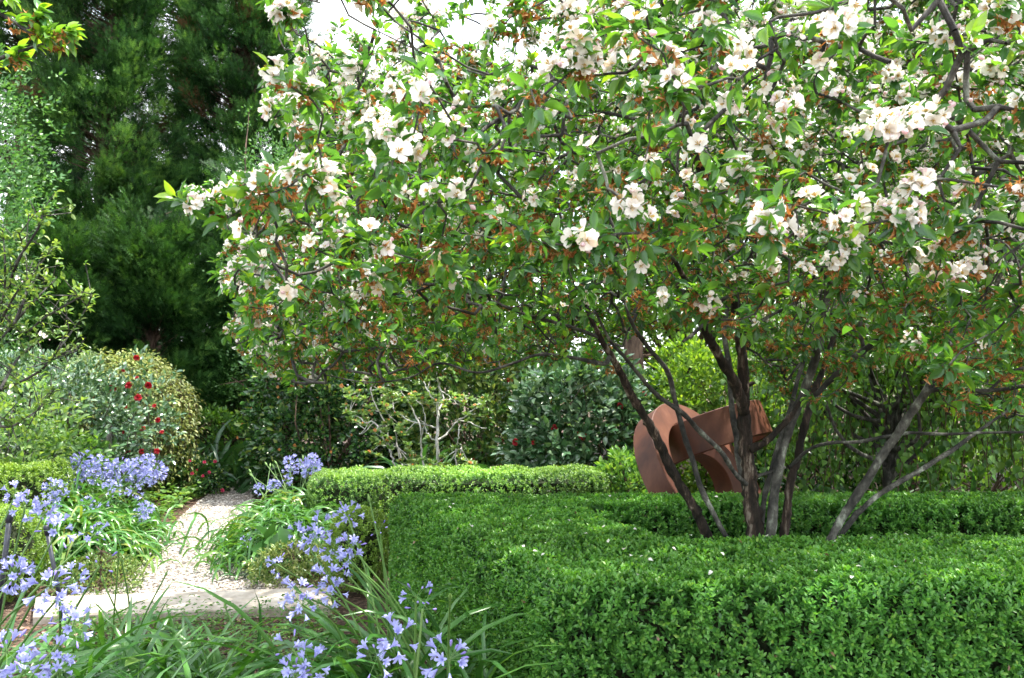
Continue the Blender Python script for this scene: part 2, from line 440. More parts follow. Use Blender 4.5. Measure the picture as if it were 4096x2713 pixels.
# dry leaf litter on the near bed
def carpet(poly, n, zlo, zhi, tmpl, size, var, mat, name, up=.6, buf=None, m_i=0):
    poly = np.asarray(poly, float)
    lo, hi = poly.min(0), poly.max(0)
    P = R.uniform(lo, hi, (n, 2)); P = P[inpoly(P[:, 0], P[:, 1], poly)]
    n = len(P)
    zz = R.uniform(zlo, zhi, n)
    z = zz * (0.75 + 0.5 * wob(np.c_[P, np.zeros(n)], 2.2, 3.1))
    a = R.uniform(0, 6.28, n)
    m = buf or MB()
    m.scatter(tmpl, np.c_[P, np.maximum(z, .006)], np.c_[np.cos(a), np.sin(a), R.normal(.1, .3, n)], unit(np.c_[R.normal(0, 1 - up, (n, 2)), np.ones(n)]),
              R.uniform(*size, n), R.uniform(*var, n), m_i)
    return m
def gp(pts): return np.array([gnd(*p)[:2] for p in pts])
near = [(-4.2, 1.2), (2.2, 1.2), (.4, 3.4), (-.4, 5.0), (-1.7, 5.7), (-4.6, 5.7)]
mb = carpet(near, 9000, .004, .02, SMALL_LEAF, (.025, .06), (0, 1), M['litter'], 'leaf_litter', .8)
setting(obj('leaf_litter', mb, M['litter']), 'stuff')

# ------------------------------------------------------------------ clipped box
def smooth_poly(poly, r=.2, k=5):
    poly = np.asarray(poly, float); out = []
    n = len(poly)
    for i in range(n):
        a, b, c = poly[i - 1], poly[i], poly[(i + 1) % n]
        d1 = min(r, np.linalg.norm(a - b) * .45); d2 = min(r, np.linalg.norm(c - b) * .45)
        p0 = b + unit(a - b) * d1; p1 = b + unit(c - b) * d2
        for t in np.linspace(0, 1, k):
            out.append((1 - t) ** 2 * p0 + 2 * t * (1 - t) * b + t * t * p1)
    return np.array(out)
def shoots(mb, P, D, L, leaf, pairs, var_lo, var_hi, T=BOX_LEAF, mat=0, wid=None, spread=.8):
    """leafy shoots: opposite pairs of leaves up a stem"""
    N = len(P)
    D = unit(D)
    a0 = unit(np.cross(D, np.array([.37, .81, .45]) + 0 * D))
    b0 = np.cross(D, a0)
    ph = R.uniform(0, 6.28, N)
    L = np.broadcast_to(L, (N,))
    for k in range(pairs):
        t = (k + .6) / pairs
        for s in (0, 1):
            an = ph + k * math.pi / 2 + s * math.pi + R.normal(0, .25, N)
            rad = a0 * np.cos(an)[:, None] + b0 * np.sin(an)[:, None]
            lift = .35 + .7 * t
            Yd = unit(D * lift + rad * spread + R.normal(0, .12, (N, 3)))
            Zd = D * .8 - rad * .6
            mb.scatter(T, P + D * (L * t)[:, None], Yd, Zd, leaf * R.uniform(.75, 1.15, N) * (1.05 - .35 * max(0, t - .6)),
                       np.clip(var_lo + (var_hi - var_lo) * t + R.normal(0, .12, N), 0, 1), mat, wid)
def hedge_mesh(poly, h, dens, leaf, r=.13, L=.055, pairs=5, seed=0., vis=None, bumps=.035, v=(.15, .75), gap=0.):
    poly = smooth_poly(poly, .18)
    # orientation: make counter-clockwise
    area = .5 * np.sum(poly[:, 0] * np.roll(poly[:, 1], -1) - np.roll(poly[:, 0], -1) * poly[:, 1])
    if area < 0: poly = poly[::-1]
    e = np.roll(poly, -1, 0) - poly
    el = np.linalg.norm(e, axis=1); cum = np.concatenate([[0], np.cumsum(el)])
    per = cum[-1]
    prof = (h - r) + r * 1.3
    ns = int(per * prof * dens)
    s = R.uniform(0, per, ns); t = R.uniform(0, prof, ns)
    j = np.clip(np.searchsorted(cum, s) - 1, 0, len(el) - 1)
    base = poly[j] + e[j] * ((s - cum[j]) / np.maximum(el[j], 1e-6))[:, None]
    nrm = np.stack([e[j][:, 1], -e[j][:, 0]], -1); nrm = unit(nrm)
    ang = np.clip((t - (h - r)) / (r * 1.3), 0, 1) * math.pi / 2
    inset = r * (1 - np.cos(ang)); z = np.where(t < h - r, t, h - r + r * np.sin(ang))
    P1 = np.c_[base - nrm * inset[:, None], z]
    N1 = np.c_[nrm * np.cos(ang)[:, None], np.sin(ang)]
    lo, hi = poly.min(0), poly.max(0)
    nt_ = int((hi - lo).prod() * dens)
    T2 = R.uniform(lo, hi, (nt_, 2)); T2 = T2[inpoly(T2[:, 0], T2[:, 1], poly)]
    T2 = T2[polydist(T2, poly) > r * .8]
    P2 = np.c_[T2, np.full(len(T2), h)]; N2 = np.tile([0, 0, 1.], (len(T2), 1))
    P = np.concatenate([P1, P2]); Nn = np.concatenate([N1, N2])
    if vis is not None:
        k = vis(P); P, Nn = P[k], Nn[k]
    P = P + Nn * (wob(P, 3.0, seed) * bumps + wob(P, 9.0, seed + 3) * bumps * .6)[:, None]
    if gap > 0:
        keep = (wob(P, 6.5, seed + 9) > -gap) | (P[:, 2] > h * .8)
        P, Nn = P[keep], Nn[keep]
    mb = MB()
    D = Nn * .55 + np.array([0, 0, .5]) + R.normal(0, .3, P.shape)
    Ls = L * R.uniform(.6, 1.3, len(P))
    long = R.random(len(P)) < .05
    Ls[long] *= 1.7
    shoots(mb, P - unit(D) * (Ls * .75)[:, None], D, Ls, leaf, pairs, *v)
    # loose inner leaves
    q = R.integers(0, len(P), len(P) * 2)
    Pi = P[q] - Nn[q] * R.uniform(.02, .09, (len(q), 1)) + R.normal(0, .02, (len(q), 3))
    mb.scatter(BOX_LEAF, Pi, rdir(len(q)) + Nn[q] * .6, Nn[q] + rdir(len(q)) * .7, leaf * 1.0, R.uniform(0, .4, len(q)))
    bq = R.integers(0, len(P), max(6, len(P) // 90))
    mb.scatter(BOX_LEAF, P[bq] + Nn[bq] * .012, rdir(len(bq)), Nn[bq] + rdir(len(bq)) * .5, leaf * .9, R.random(len(bq)), 2)
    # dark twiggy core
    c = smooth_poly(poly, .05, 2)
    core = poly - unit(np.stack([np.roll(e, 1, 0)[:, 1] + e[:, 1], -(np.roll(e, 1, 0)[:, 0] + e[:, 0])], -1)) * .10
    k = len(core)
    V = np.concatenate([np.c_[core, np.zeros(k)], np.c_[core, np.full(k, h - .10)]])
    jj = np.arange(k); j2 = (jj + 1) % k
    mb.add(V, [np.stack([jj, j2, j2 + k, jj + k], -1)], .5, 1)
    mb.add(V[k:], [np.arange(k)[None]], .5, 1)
    return mb

U = [(-.90, 6.15), (.20, 3.42), (3.2, 3.6), (3.3, 4.66), (.80, 4.52), (.45, 5.6), (4.6, 5.65), (4.7, 6.25)]
# front + flank densest, hidden sides thinner
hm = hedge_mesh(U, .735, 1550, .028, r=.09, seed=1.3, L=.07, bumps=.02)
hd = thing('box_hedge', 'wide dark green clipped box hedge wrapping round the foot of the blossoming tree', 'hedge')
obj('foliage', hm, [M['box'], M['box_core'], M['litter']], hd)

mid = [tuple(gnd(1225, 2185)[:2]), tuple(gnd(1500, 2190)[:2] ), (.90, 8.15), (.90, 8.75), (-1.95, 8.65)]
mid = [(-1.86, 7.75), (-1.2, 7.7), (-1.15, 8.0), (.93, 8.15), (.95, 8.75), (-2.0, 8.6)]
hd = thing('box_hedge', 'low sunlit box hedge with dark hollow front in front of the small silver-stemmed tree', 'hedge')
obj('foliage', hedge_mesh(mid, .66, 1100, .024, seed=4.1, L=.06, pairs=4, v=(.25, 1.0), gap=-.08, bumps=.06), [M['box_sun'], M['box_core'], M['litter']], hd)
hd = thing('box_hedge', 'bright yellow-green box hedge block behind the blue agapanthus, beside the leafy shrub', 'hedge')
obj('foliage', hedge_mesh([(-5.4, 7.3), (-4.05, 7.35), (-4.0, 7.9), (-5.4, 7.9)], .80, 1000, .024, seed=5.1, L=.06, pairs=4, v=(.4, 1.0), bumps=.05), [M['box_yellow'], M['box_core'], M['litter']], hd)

def box_ball(c, r, h, n, label, mat, leaf=.022):
    d = rdir(n); d = d[d[:, 2] > -.75]
    P = np.array(c) + d * np.array([r, r, h])
    P = P + d * (wob(P, 6, c[0]) * .03)[:, None]
    D = d * .6 + np.array([0, 0, .4]) + R.normal(0, .3, P.shape)
    m = MB(); shoots(m, P - unit(D) * .04, D, .055, leaf, 4, .4, .95)
    th = np.linspace(0, math.pi, 9); ph = np.arange(14) * 2 * math.pi / 14
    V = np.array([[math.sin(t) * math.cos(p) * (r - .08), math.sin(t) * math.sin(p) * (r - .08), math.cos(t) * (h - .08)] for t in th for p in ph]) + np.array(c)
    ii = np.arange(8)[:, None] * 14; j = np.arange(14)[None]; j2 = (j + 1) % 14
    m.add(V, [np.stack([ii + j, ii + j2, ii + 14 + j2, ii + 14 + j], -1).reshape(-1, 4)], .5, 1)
    t = thing('box_ball', label, 'topiary')
    obj('foliage', m, [mat, M['box_core']], t)
    s = MB(); s.tube([(c[0], c[1], 0), (c[0], c[1], c[2])], [.02, .015], 6); obj('trunk', s, M['bark_brown'], t)
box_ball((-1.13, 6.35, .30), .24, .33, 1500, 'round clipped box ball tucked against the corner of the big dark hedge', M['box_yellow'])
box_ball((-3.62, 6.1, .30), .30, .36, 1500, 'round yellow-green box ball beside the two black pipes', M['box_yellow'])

# fallen white petals lying on the hedge
P = R.uniform([-.5, 3.5], [2.6, 6.1], (90, 2)); P = P[inpoly(P[:, 0], P[:, 1], np.array(U))]
mb = MB()
mb.scatter(HEART_LEAF, np.c_[P, np.full(len(P), .775)], np.c_[R.normal(size=(len(P), 2)), R.normal(0, .3, len(P))], rdir(len(P)) * .5 + np.array([0, 0, 1]), R.uniform(.015, .028, len(P)), R.uniform(.3, .8, len(P)))
P = R.uniform([-3.2, 2.2], [.2, 5.2], (120, 2))
mb.scatter(HEART_LEAF, np.c_[P, R.uniform(.02, .3, len(P))], np.c_[R.normal(size=(len(P), 2)), R.normal(0, .3, len(P))], rdir(len(P)) * .5 + np.array([0, 0, 1]), R.uniform(.015, .025, len(P)), R.uniform(.3, .8, len(P)))
setting(obj('fallen_petals', mb, M['petal']), 'stuff')

# ------------------------------------------------------------------ flowers
def petal_grid(rows, cup, ang, tilt=0.):
    """one petal radiating at angle ang; rows (radius, halfwidth, height)"""
    V = []
    for (r, w, z) in rows:
        for s in (-1, 0, 1):
            x, y = r * (1 - .08 * abs(s)), s * w
            V.append((x * math.cos(ang) - y * math.sin(ang), x * math.sin(ang) + y * math.cos(ang), z + cup * abs(s) * w + tilt * s * w))
    k = len(rows)
    F = [(i * 3 + j, i * 3 + j + 1, i * 3 + j + 4, i * 3 + j + 3) for i in range(k - 1) for j in range(2)]
    return np.array(V), np.array(F)
def blossom(rng, n=6, flat=.5):
    """white blossom, radius 1, facing +Z; returns list of (V,F,var,mat)"""
    out = []
    double = rng.random() < .45
    tint = rng.uniform(.28, .78)
    miss = .08 if rng.random() < .65 else .4
    for layer in range(2 if double else 1):
        m = n if layer == 0 else max(3, n - 2)
        for i in range(m):
            if rng.random() < miss: continue
            a = 6.283 * i / m + rng.normal(0, .14) + layer * .5
            s = (1 if layer == 0 else .72) * rng.uniform(.85, 1.1)
            lift = (flat if layer == 0 else flat + .35) * rng.uniform(.7, 1.3)
            pw = rng.uniform(.8, 1.05); rows = [(.08, .07, 0), (.42 * s, .30 * s * pw, lift * .35 * s), (.72 * s, .41 * s * pw, lift * .65 * s), (.98 * s, .30 * s * pw, lift * .8 * s), (1.08 * s, .08 * s, lift * .75 * s)]
            V, F = petal_grid(rows, .25, a, rng.normal(0, .15))
            out.append((V, F, np.clip(tint + rng.normal(0, .13), .05, 1), 0))
    # stamens
    for i in range(14):
        a = rng.uniform(0, 6.28); r = rng.uniform(.08, .36)
        p = np.array([r * math.cos(a), r * math.sin(a), .38])
        V = np.array([(0, 0, .05), p + (.04, 0, 0), p + (0, .04, .06), p + (-.04, -.03, 0)])
        out.append((V, np.array([(0, 1, 2), (0, 2, 3)]), .5, 1))
    return out
def put(mb, parts, c, zdir, size, spin):
    z = unit(np.array(zdir, float)); x = unit(np.cross(z, [.3, .9, .2])); y = np.cross(z, x)
    x, y = x * math.cos(spin) + y * math.sin(spin), y * math.cos(spin) - x * math.sin(spin)
    B = np.stack([x, y, z]) * size
    for V, F, var, mat in parts:
        mb.add(V @ B + c, [F], var, mat)
rng = np.random.default_rng(11)
def cluster_mesh(nf, seed):
    """several blossoms on stalks round a spur; origin at the spur, +Z outward"""
    rg = np.random.default_rng(seed); m = MB()
    for i in range(nf):
        a = 6.283 * i / max(nf, 1) + rg.normal(0, .3); tl = rg.uniform(.25, .95) if nf > 1 else .2
        d = unit(np.array([math.sin(tl) * math.cos(a), math.sin(tl) * math.sin(a), math.cos(tl)]))
        L = rg.uniform(.02, .036)
        put(m, blossom(rg, rg.integers(5, 8), rg.uniform(.25, .9)), d * L, d + rg.normal(0, .25, 3), rg.uniform(.018, .0255), rg.uniform(0, 6))
        m.tubes4([np.zeros(3)], [d * L], .0011, .0011, .5, 2)
    if rg.random() < .6:   # a pink bud
        d = unit(rg.normal(size=3) + np.array([0, 0, .6])); L = .034
        m.tubes4([np.zeros(3)], [d * L], .001, .001, .5, 2)
        m.tube([d * L, d * (L + .006), d * (L + .012), d * (L + .016)], [.002, .006, .005, .001], 5, 1.0, 0)
    return m
def withered_mesh(seed):
    rg = np.random.default_rng(seed); m = MB()
    nf = rg.integers(4, 9)
    for i in range(nf):
        d = unit(rg.normal(0, .6, 3) + np.array([0, 0, -.5])); L = rg.uniform(.015, .035); c = d * L
        m.tubes4([np.zeros(3)], [c], .001, .001, .5, 1)
        for k in range(6):
            e = unit(d + rg.normal(0, .7, 3)); w = unit(np.cross(e, rg.normal(size=3))) * rg.uniform(.0012, .0034)
            l = rg.uniform(.007, .016)
            tw = rg.normal(0, .004, 3)
            V = np.array([c - w * .4, c + w * .4, c + e * l * .5 + w + tw, c + e * l * .5 - w - tw, c + e * l + tw * 1.5])
            v_ = np.clip(rg.normal(.45, .22), 0, 1)
            m.add(V, [np.array([(0, 1, 2, 3)]), np.array([(3, 2, 4)])], v_, 0)
    return m
CLUSTERS = [(cluster_mesh(nf, 20 + i)) for i, nf in enumerate((4, 2, 3, 2, 1, 1, 3, 5, 2, 6))]
WITHERED = [withered_mesh(60 + i) for i in range(8)]
def flat(m):
    return np.concatenate(m.V), np.concatenate(m.var), m
def scatter_mb(dst, src, P, Y, Zup, sc):
    """scatter a whole MB (with its own var + materials); local +Z along Zup"""
    Vs, va = np.concatenate(src.V), np.concatenate(src.var)
    N, k = len(P), len(Vs)
    if N == 0: return
    Z = unit(Zup); X = unit(np.cross(Y, Z) + 1e-6); Yy = np.cross(Z, X)
    sc = np.broadcast_to(sc, (N,))[:, None, None]
    V = P[:, None] + sc * (X[:, None] * Vs[None, :, 0:1] + Yy[:, None] * Vs[None, :, 1:2] + Z[:, None] * Vs[None, :, 2:3])
    off = np.arange(N) * k
    dst.V.append(V.reshape(-1, 3)); dst.var.append(np.tile(va, N))
    loops, tot, mi = np.concatenate(src.loops), np.concatenate(src.tot), np.concatenate(src.mi)
    dst.loops.append((loops[None] + off[:, None] + dst.n).ravel()); dst.tot.append(np.tile(tot, N)); dst.mi.append(np.tile(mi, N))
    dst.n += N * k

# ------------------------------------------------------------------ the blossoming crabapple
def interp(pts, k=5):
    """smooth Catmull-Rom through rows of any width"""
    P = np.asarray(pts, float)
    P = np.concatenate([[2 * P[0] - P[1]], P, [2 * P[-1] - P[-2]]])
    out = []
    for i in range(1, len(P) - 2):
        for t in np.arange(k) / k:
            a, b, c, d = P[i - 1:i + 3]
            out.append(.5 * (2 * b + (c - a) * t + (2 * a - 5 * b + 4 * c - d) * t ** 2 + (3 * b - a - 3 * c + d) * t ** 3))
    out.append(P[-2])
    return np.array(out)
# each limb: list of (px, py, Y, width px), bark, base dropped to soil?
LIMBS = [
 ([(3015, 2110, 4.70, 84), (3008, 2000, 4.70, 80), (2992, 1850, 4.70, 72), (2985, 1700, 4.70, 60), (2974, 1500, 4.66, 52), (2956, 1330, 4.6, 46), (2930, 1150, 4.5, 44), (2905, 1000, 4.4, 42), (2850, 780, 4.3, 40), (2740, 540, 4.15, 38), (2660, 330, 4.0, 34), (2600, 170, 3.9, 30), (2530, -20, 3.8, 26), (2500, -200, 3.7, 20)], 'bark_dark', True),
 ([(2985, 1650, 4.66, 50), (2945, 1540, 4.6, 46), (2870, 1420, 4.5, 42), (2820, 1320, 4.4, 36), (2780, 1200, 4.3, 28), (2700, 1050, 4.1, 20)], 'bark_dark', False),
 ([(2970, 1900, 5.05, 34), (2950, 1800, 5.05, 33), (2925, 1620, 5.05, 31), (2915, 1450, 5.05, 29), (2900, 1300, 5.1, 26), (2930, 1100, 5.2, 20)], 'bark_grey', True),
 ([(2815, 2110, 4.58, 48), (2780, 2040, 4.55, 48), (2700, 1900, 4.5, 46), (2610, 1730, 4.4, 42), (2520, 1560, 4.3, 38), (2455, 1450, 4.2, 32), (2400, 1350, 4.1, 26), (2330, 1200, 4.0, 18)], 'bark_dark', True),
 ([(2885, 2110, 4.5, 26), (2815, 1980, 4.5, 30), (2772, 1850, 4.5, 30), (2730, 1720, 4.5, 28), (2700, 1600, 4.5, 27), (2665, 1480, 4.45, 25), (2590, 1390, 4.4, 22), (2530, 1300, 4.3, 18), (2480, 1150, 4.2, 12)], 'bark_grey', True),
 ([(2985, 1935, 4.66, 26), (2935, 1890, 4.6, 26), (2895, 1830, 4.5, 26), (2855, 1780, 4.45, 25), (2790, 1715, 4.4, 26), (2740, 1660, 4.3, 25), (2640, 1590, 4.2, 24), (2550, 1490, 4.1, 20), (2500, 1430, 4.0, 19), (2440, 1360, 3.9, 16), (2380, 1240, 3.8, 12)], 'bark_grey', False),
 ([(3085, 2110, 4.66, 52), (3095, 2020, 4.66, 50), (3118, 1880, 4.66, 46), (3150, 1750, 4.66, 44), (3190, 1630, 4.66, 46), (3240, 1500, 4.6, 42), (3270, 1400, 4.5, 40), (3295, 1280, 4.4, 38), (3320, 1130, 4.3, 32), (3380, 900, 4.1, 24), (3420, 650, 3.9, 16)], 'bark_grey', True),
 ([(3140, 2110, 4.85, 40), (3165, 1920, 4.85, 38), (3205, 1760, 4.85, 36), (3235, 1640, 4.85, 34), (3290, 1480, 4.95, 28), (3350, 1300, 5.1, 20)], 'bark_dark', True),
 ([(3010, 1800, 4.66, 40), (3060, 1770, 4.6, 32), (3110, 1720, 4.6, 27), (3160, 1670, 4.6, 25), (3210, 1590, 4.6, 18)], 'bark_dark', False),
 ([(3040, 2110, 4.9, 34), (3060, 1980, 4.9, 30), (3090, 1860, 4.9, 28), (3125, 1740, 4.95, 26), (3160, 1640, 5.0, 24), (3205, 1480, 5.1, 20), (3260, 1300, 5.2, 14), (3300, 1100, 5.2, 8)], 'bark_grey', True),
 ([(3020, 1905, 4.68, 26), (3060, 1895, 4.68, 20), (3110, 1880, 4.68, 18), (3140, 1870, 4.72, 16)], 'bark_grey', False),
 ([(3325, 2150, 4.45, 44), (3360, 2085, 4.45, 44), (3440, 1965, 4.4, 46), (3540, 1810, 4.35, 44), (3640, 1650, 4.3, 42), (3710, 1550, 4.25, 40), (3770, 1470, 4.2, 36), (3850, 1350, 4.1, 30), (3950, 1190, 3.9, 24), (4060, 1000, 3.7, 16)], 'bark_grey', True),
 ([(3700, 1565, 4.25, 26), (3760, 1558, 4.2, 24), (3850, 1563, 4.1, 23), (3960, 1560, 4.0, 22), (4060, 1548, 3.9, 20), (4200, 1530, 3.8, 18)], 'bark_grey', False),
 ([(3960, 1558, 4.0, 16), (4010, 1510, 3.95, 16), (4060, 1480, 3.9, 16), (4150, 1460, 3.85, 14)], 'bark_grey', False),
 ([(3375, 2130, 4.6, 30), (3450, 2035, 4.6, 27), (3560, 1950, 4.6, 26), (3700, 1870, 4.65, 25), (3800, 1805, 4.7, 24), (3900, 1735, 4.8, 18), (4020, 1650, 4.9, 14), (4200, 1540, 5.0, 8)], 'bark_grey', True),
 ([(3160, 1870, 4.85, 22), (3200, 1825, 4.8, 18), (3260, 1787, 4.7, 18), (3330, 1772, 4.65, 18), (3430, 1768, 4.6, 17), (3540, 1750, 4.55, 18), (3640, 1733, 4.5, 17), (3760, 1738, 4.4, 16), (3900, 1733, 4.3, 14), (4100, 1728, 4.2, 13), (4250, 1720, 4.1, 10)], 'bark_grey', False),
 ([(3250, 1590, 4.62, 30), (3330, 1510, 4.55, 29), (3420, 1430, 4.4, 30), (3480, 1385, 4.3, 34), (3570, 1310, 4.2, 28), (3660, 1225, 4.1, 24), (3780, 1080, 3.9, 18), (3900, 900, 3.6, 12)], 'bark_grey', False),
 ([(3455, 1400, 4.35, 22), (3440, 1310, 4.3, 18), (3455, 1210, 4.25, 16), (3490, 1080, 4.1, 14), (3500, 900, 3.9, 10)], 'bark_grey', False),
 ([(2435, 1430, 4.15, 24), (2410, 1455, 4.1, 22), (2300, 1432, 4.05, 19), (2160, 1418, 4.0, 17), (2050, 1455, 3.95, 14), (1910, 1490, 3.95, 13), (1760, 1453, 3.95, 11), (1640, 1510, 3.95, 9), (1480, 1530, 3.95, 7), (1300, 1500, 3.95, 5)], 'bark_grey', False),
 ([(2956, 1335, 4.6, 30), (2920, 1300, 4.5, 24), (2845, 1280, 4.4, 20), (2780, 1330, 4.3, 20), (2730, 1365, 4.2, 16)], 'bark_grey', False),
 ([(2840, 1280, 4.4, 20), (2880, 1210, 4.25, 20), (2960, 1160, 4.15, 19), (3040, 1100, 4.0, 15), (3120, 1000, 3.8, 10)], 'bark_grey', False),
 ([(2985, 1335, 4.6, 22), (3030, 1300, 4.55, 20), (3090, 1262, 4.5, 18), (3180, 1210, 4.4, 14), (3260, 1100, 4.2, 10)], 'bark_grey', False),
 ([(2400, 1350, 4.1, 22), (2250, 1300, 4.0, 18), (2080, 1250, 3.9, 15), (1900, 1180, 3.8, 12), (1700, 1150, 3.8, 9), (1450, 1130, 3.8, 6), (1150, 1100, 3.85, 4)], 'bark_grey', False),
 ([(2480, 1150, 4.2, 18), (2300, 950, 4.0, 16), (2150, 820, 3.8, 13), (1950, 760, 3.7, 10), (1700, 730, 3.7, 8), (1450, 760, 3.8, 6), (1150, 830, 3.9, 4)], 'bark_grey', False),
 ([(2740, 540, 4.15, 24), (2550, 480, 3.9, 20), (2300, 420, 3.7, 15), (2050, 330, 3.6, 12), (1800, 260, 3.6, 9), (1500, 120, 3.6, 6)], 'bark_grey', False),
 ([(2700, 1050, 4.1, 20), (2500, 800, 3.8, 16), (2300, 650, 3.6, 12), (2100, 600, 3.5, 9), (1850, 560, 3.5, 7), (1600, 430, 3.6, 5)], 'bark_grey', False),
 ([(3320, 1130, 4.3, 26), (3150, 900, 3.9, 20), (3000, 700, 3.5, 15), (2900, 500, 3.2, 10)], 'bark_grey', False),
 ([(3660, 1225, 4.1, 22), (3600, 1000, 3.7, 18), (3550, 800, 3.2, 14), (3500, 500, 2.8, 10), (3560, 250, 2.5, 8)], 'bark_grey', False),
 ([(3950, 1190, 3.9, 20), (3950, 950, 3.4, 17), (3900, 700, 2.9, 14), (3850, 450, 2.4, 12), (3800, 150, 2.1, 9)], 'bark_grey', False),
 ([(2660, 330, 4.0, 24), (2800, 150, 3.9, 20), (3000, -50, 3.7, 15), (3200, -200, 3.5, 10)], 'bark_grey', False),
]
crab = thing('crabapple_tree', 'spreading multi-stemmed crabapple covered in white blossom and withered brown flowers', 'tree')
nodes, prad = [], []
for pts, bark, base in LIMBS:
    rows = []
    for (px, py, Y, w) in pts:
        p = at(px, py, Y)
        rows.append((*p, w / FPX * Y / 2))
    if base:
        p = rows[0]
        q = np.array(p); d_ = q[:3] - np.array(rows[1][:3]); d_ = d_ / abs(d_[2]); d_[:2] = np.clip(d_[:2], -.6, .6); q[:3] += d_ * (q[2] + .03); q[3] *= 1.2
        rows.insert(0, tuple(q))
    C = interp(rows, 6)
    C[:, :3] += np.stack([wob(C[:, :3], 5, 1.), wob(C[:, :3], 5, 5.), wob(C[:, :3], 5, 9.)], -1) * np.minimum(.012, C[:, 3:4] * .5)
    rad = C[:, 3] * (.88 if bark == 'bark_dark' else .78) * (1 + .22 * wob(C[:, :3], 14, 2.))
    C = np.concatenate([np.stack([np.linspace(a_, b_, 3, endpoint=False) for a_, b_ in zip(C[:-1], C[1:])]).reshape(-1, 4), C[-1:]]) if base else C
    rad = np.interp(np.linspace(0, 1, len(C)), np.linspace(0, 1, len(rad)), rad)
    m = MB(); m.tube(C[:, :3], rad, 10, cap=True)
    # roughen the bark outline
    m.V[0] = m.V[0] + unit(m.V[0] - np.repeat(C[:, :3], 10, 0)) * (wob(m.V[0], 30, 7.) * np.repeat(rad, 10) * (.32 if bark == 'bark_dark' else .14))[:, None]
    # short stubs and knots
    for _ in range(2 if len(C) > 20 else 1):
        i_ = R.integers(6, max(7, len(C) - 8)); d = unit(R.normal(size=3) + np.array([0, 0, .3]))
        m.tube([C[i_, :3], C[i_, :3] + d * rad[i_] * 1.5, C[i_, :3] + d * rad[i_] * 1.9], [rad[i_] * .5, rad[i_] * .36, rad[i_] * .2], 6, cap=True)
    obj('trunk' if base else 'limb', m, M[bark], crab)
    nodes.append(C[:, :3]); prad.append(rad)

# canopy volume, cut to the crown's outline as it stands
CANOPY = [(1130, -900), (1090, 60), (1180, 200), (1100, 330), (1060, 420), (1180, 560), (1190, 650), (1000, 725), (880, 740), (680, 770), (720, 830), (900, 900),
          (930, 1010), (860, 1060), (900, 1150), (960, 1230), (890, 1360), (980, 1420), (1080, 1480), (1130, 1560), (1400, 1540), (1700, 1500), (2100, 1440), (2400, 1455),
          (2480, 1340), (2900, 1290), (3000, 1480), (3140, 1620), (3330, 1590), (3480, 1440), (3700, 1480), (3850, 1660), (4700, 1740), (5600, 1500), (5600, -900)]
def canopy_points(n):
    out = []
    while sum(map(len, out)) < n:
        P = R.uniform([-2.3, 1.55, 1.3], [5.0, 7.2, 4.4], (40000, 3))
        q = np.abs((P - np.array([1.5, 4.45, 1.4])) / np.array([3.7, 2.9, 2.85])) ** 2.6
        s = q.sum(1)
        px, py = project(P)
        zb = 1.32 + .13 * np.maximum(0, 4.6 - P[:, 1]) + .2 * (P[:, 0] < 1.2)
        k = (s < 1) & (P[:, 2] > zb) & inpoly(px, py, CANOPY)
        inside = (px < 4300) & (py > -150)
        k &= inside | (R.random(len(P)) < .35)
        k &= ~((px > 1190) & (px < 2250) & (py < 230 + .0 * px)) | (R.random(len(P)) < .22)
        k &= R.random(len(P)) < np.clip(.25 + s, 0, 1)               # outer shell fuller
        k &= np.where(P[:, 1] < 2.3, R.random(len(P)) < .55, True)
        out.append(P[k])
    return np.concatenate(out)[:n]
ATT = canopy_points(7200)
Nn = np.concatenate(nodes)
start = len(Nn)
cap = start + len(ATT) * 5 + 10
NP = np.zeros((cap, 3)); NP[:start] = Nn
par = np.full(cap, -1); cnt = start
use = NP[:start, 2] > 1.45
d0 = np.array([np.min(np.linalg.norm(Nn[use] - a, axis=1)) for a in ATT])
ok = np.zeros(cap, bool); ok[:start] = use
tips, tipdir = [], []
for a in ATT[np.argsort(d0)]:
    D = NP[:cnt] - a
    dd = np.einsum('ij,ij->i', D, D); dd[~ok[:cnt]] = 1e9
    j = int(np.argmin(dd)); p = NP[j]; dist = math.sqrt(dd[j])
    if dist > .55: continue
    k = 2 if dist < .12 else (3 if dist < .3 else 5)
    prev = j
    bend = R.normal(0, .10 * dist, 3) + np.array([0, 0, -.08 * dist])
    for t in np.arange(1, k + 1) / k:
        NP[cnt] = p + (a - p) * t + bend * math.sin(t * math.pi) + (R.normal(0, .012, 3) if t < 1 else 0)
        par[cnt] = prev; ok[cnt] = True; prev = cnt; cnt += 1
    tips.append(cnt - 1); tipdir.append(unit(NP[cnt - 1] - NP[cnt - 2]))
NP, par = NP[:cnt], par[:cnt]
load = np.zeros(cnt); load[tips] = 1
for i_ in range(cnt - 1, start - 1, -1):
    load[par[i_]] += load[i_]
rr = np.minimum(.0021 * np.maximum(load, 1) ** .36, .008)
idx = np.arange(start, cnt)
pj = par[idx]
m = MB()
rp = np.where(pj >= start, rr[np.maximum(pj, 0)], rr[idx] * 1.1)
m.tubes4(NP[pj], NP[idx], rp, rr[idx], sides=5)
obj('twig_framework', m, M['bark_grey'], crab)

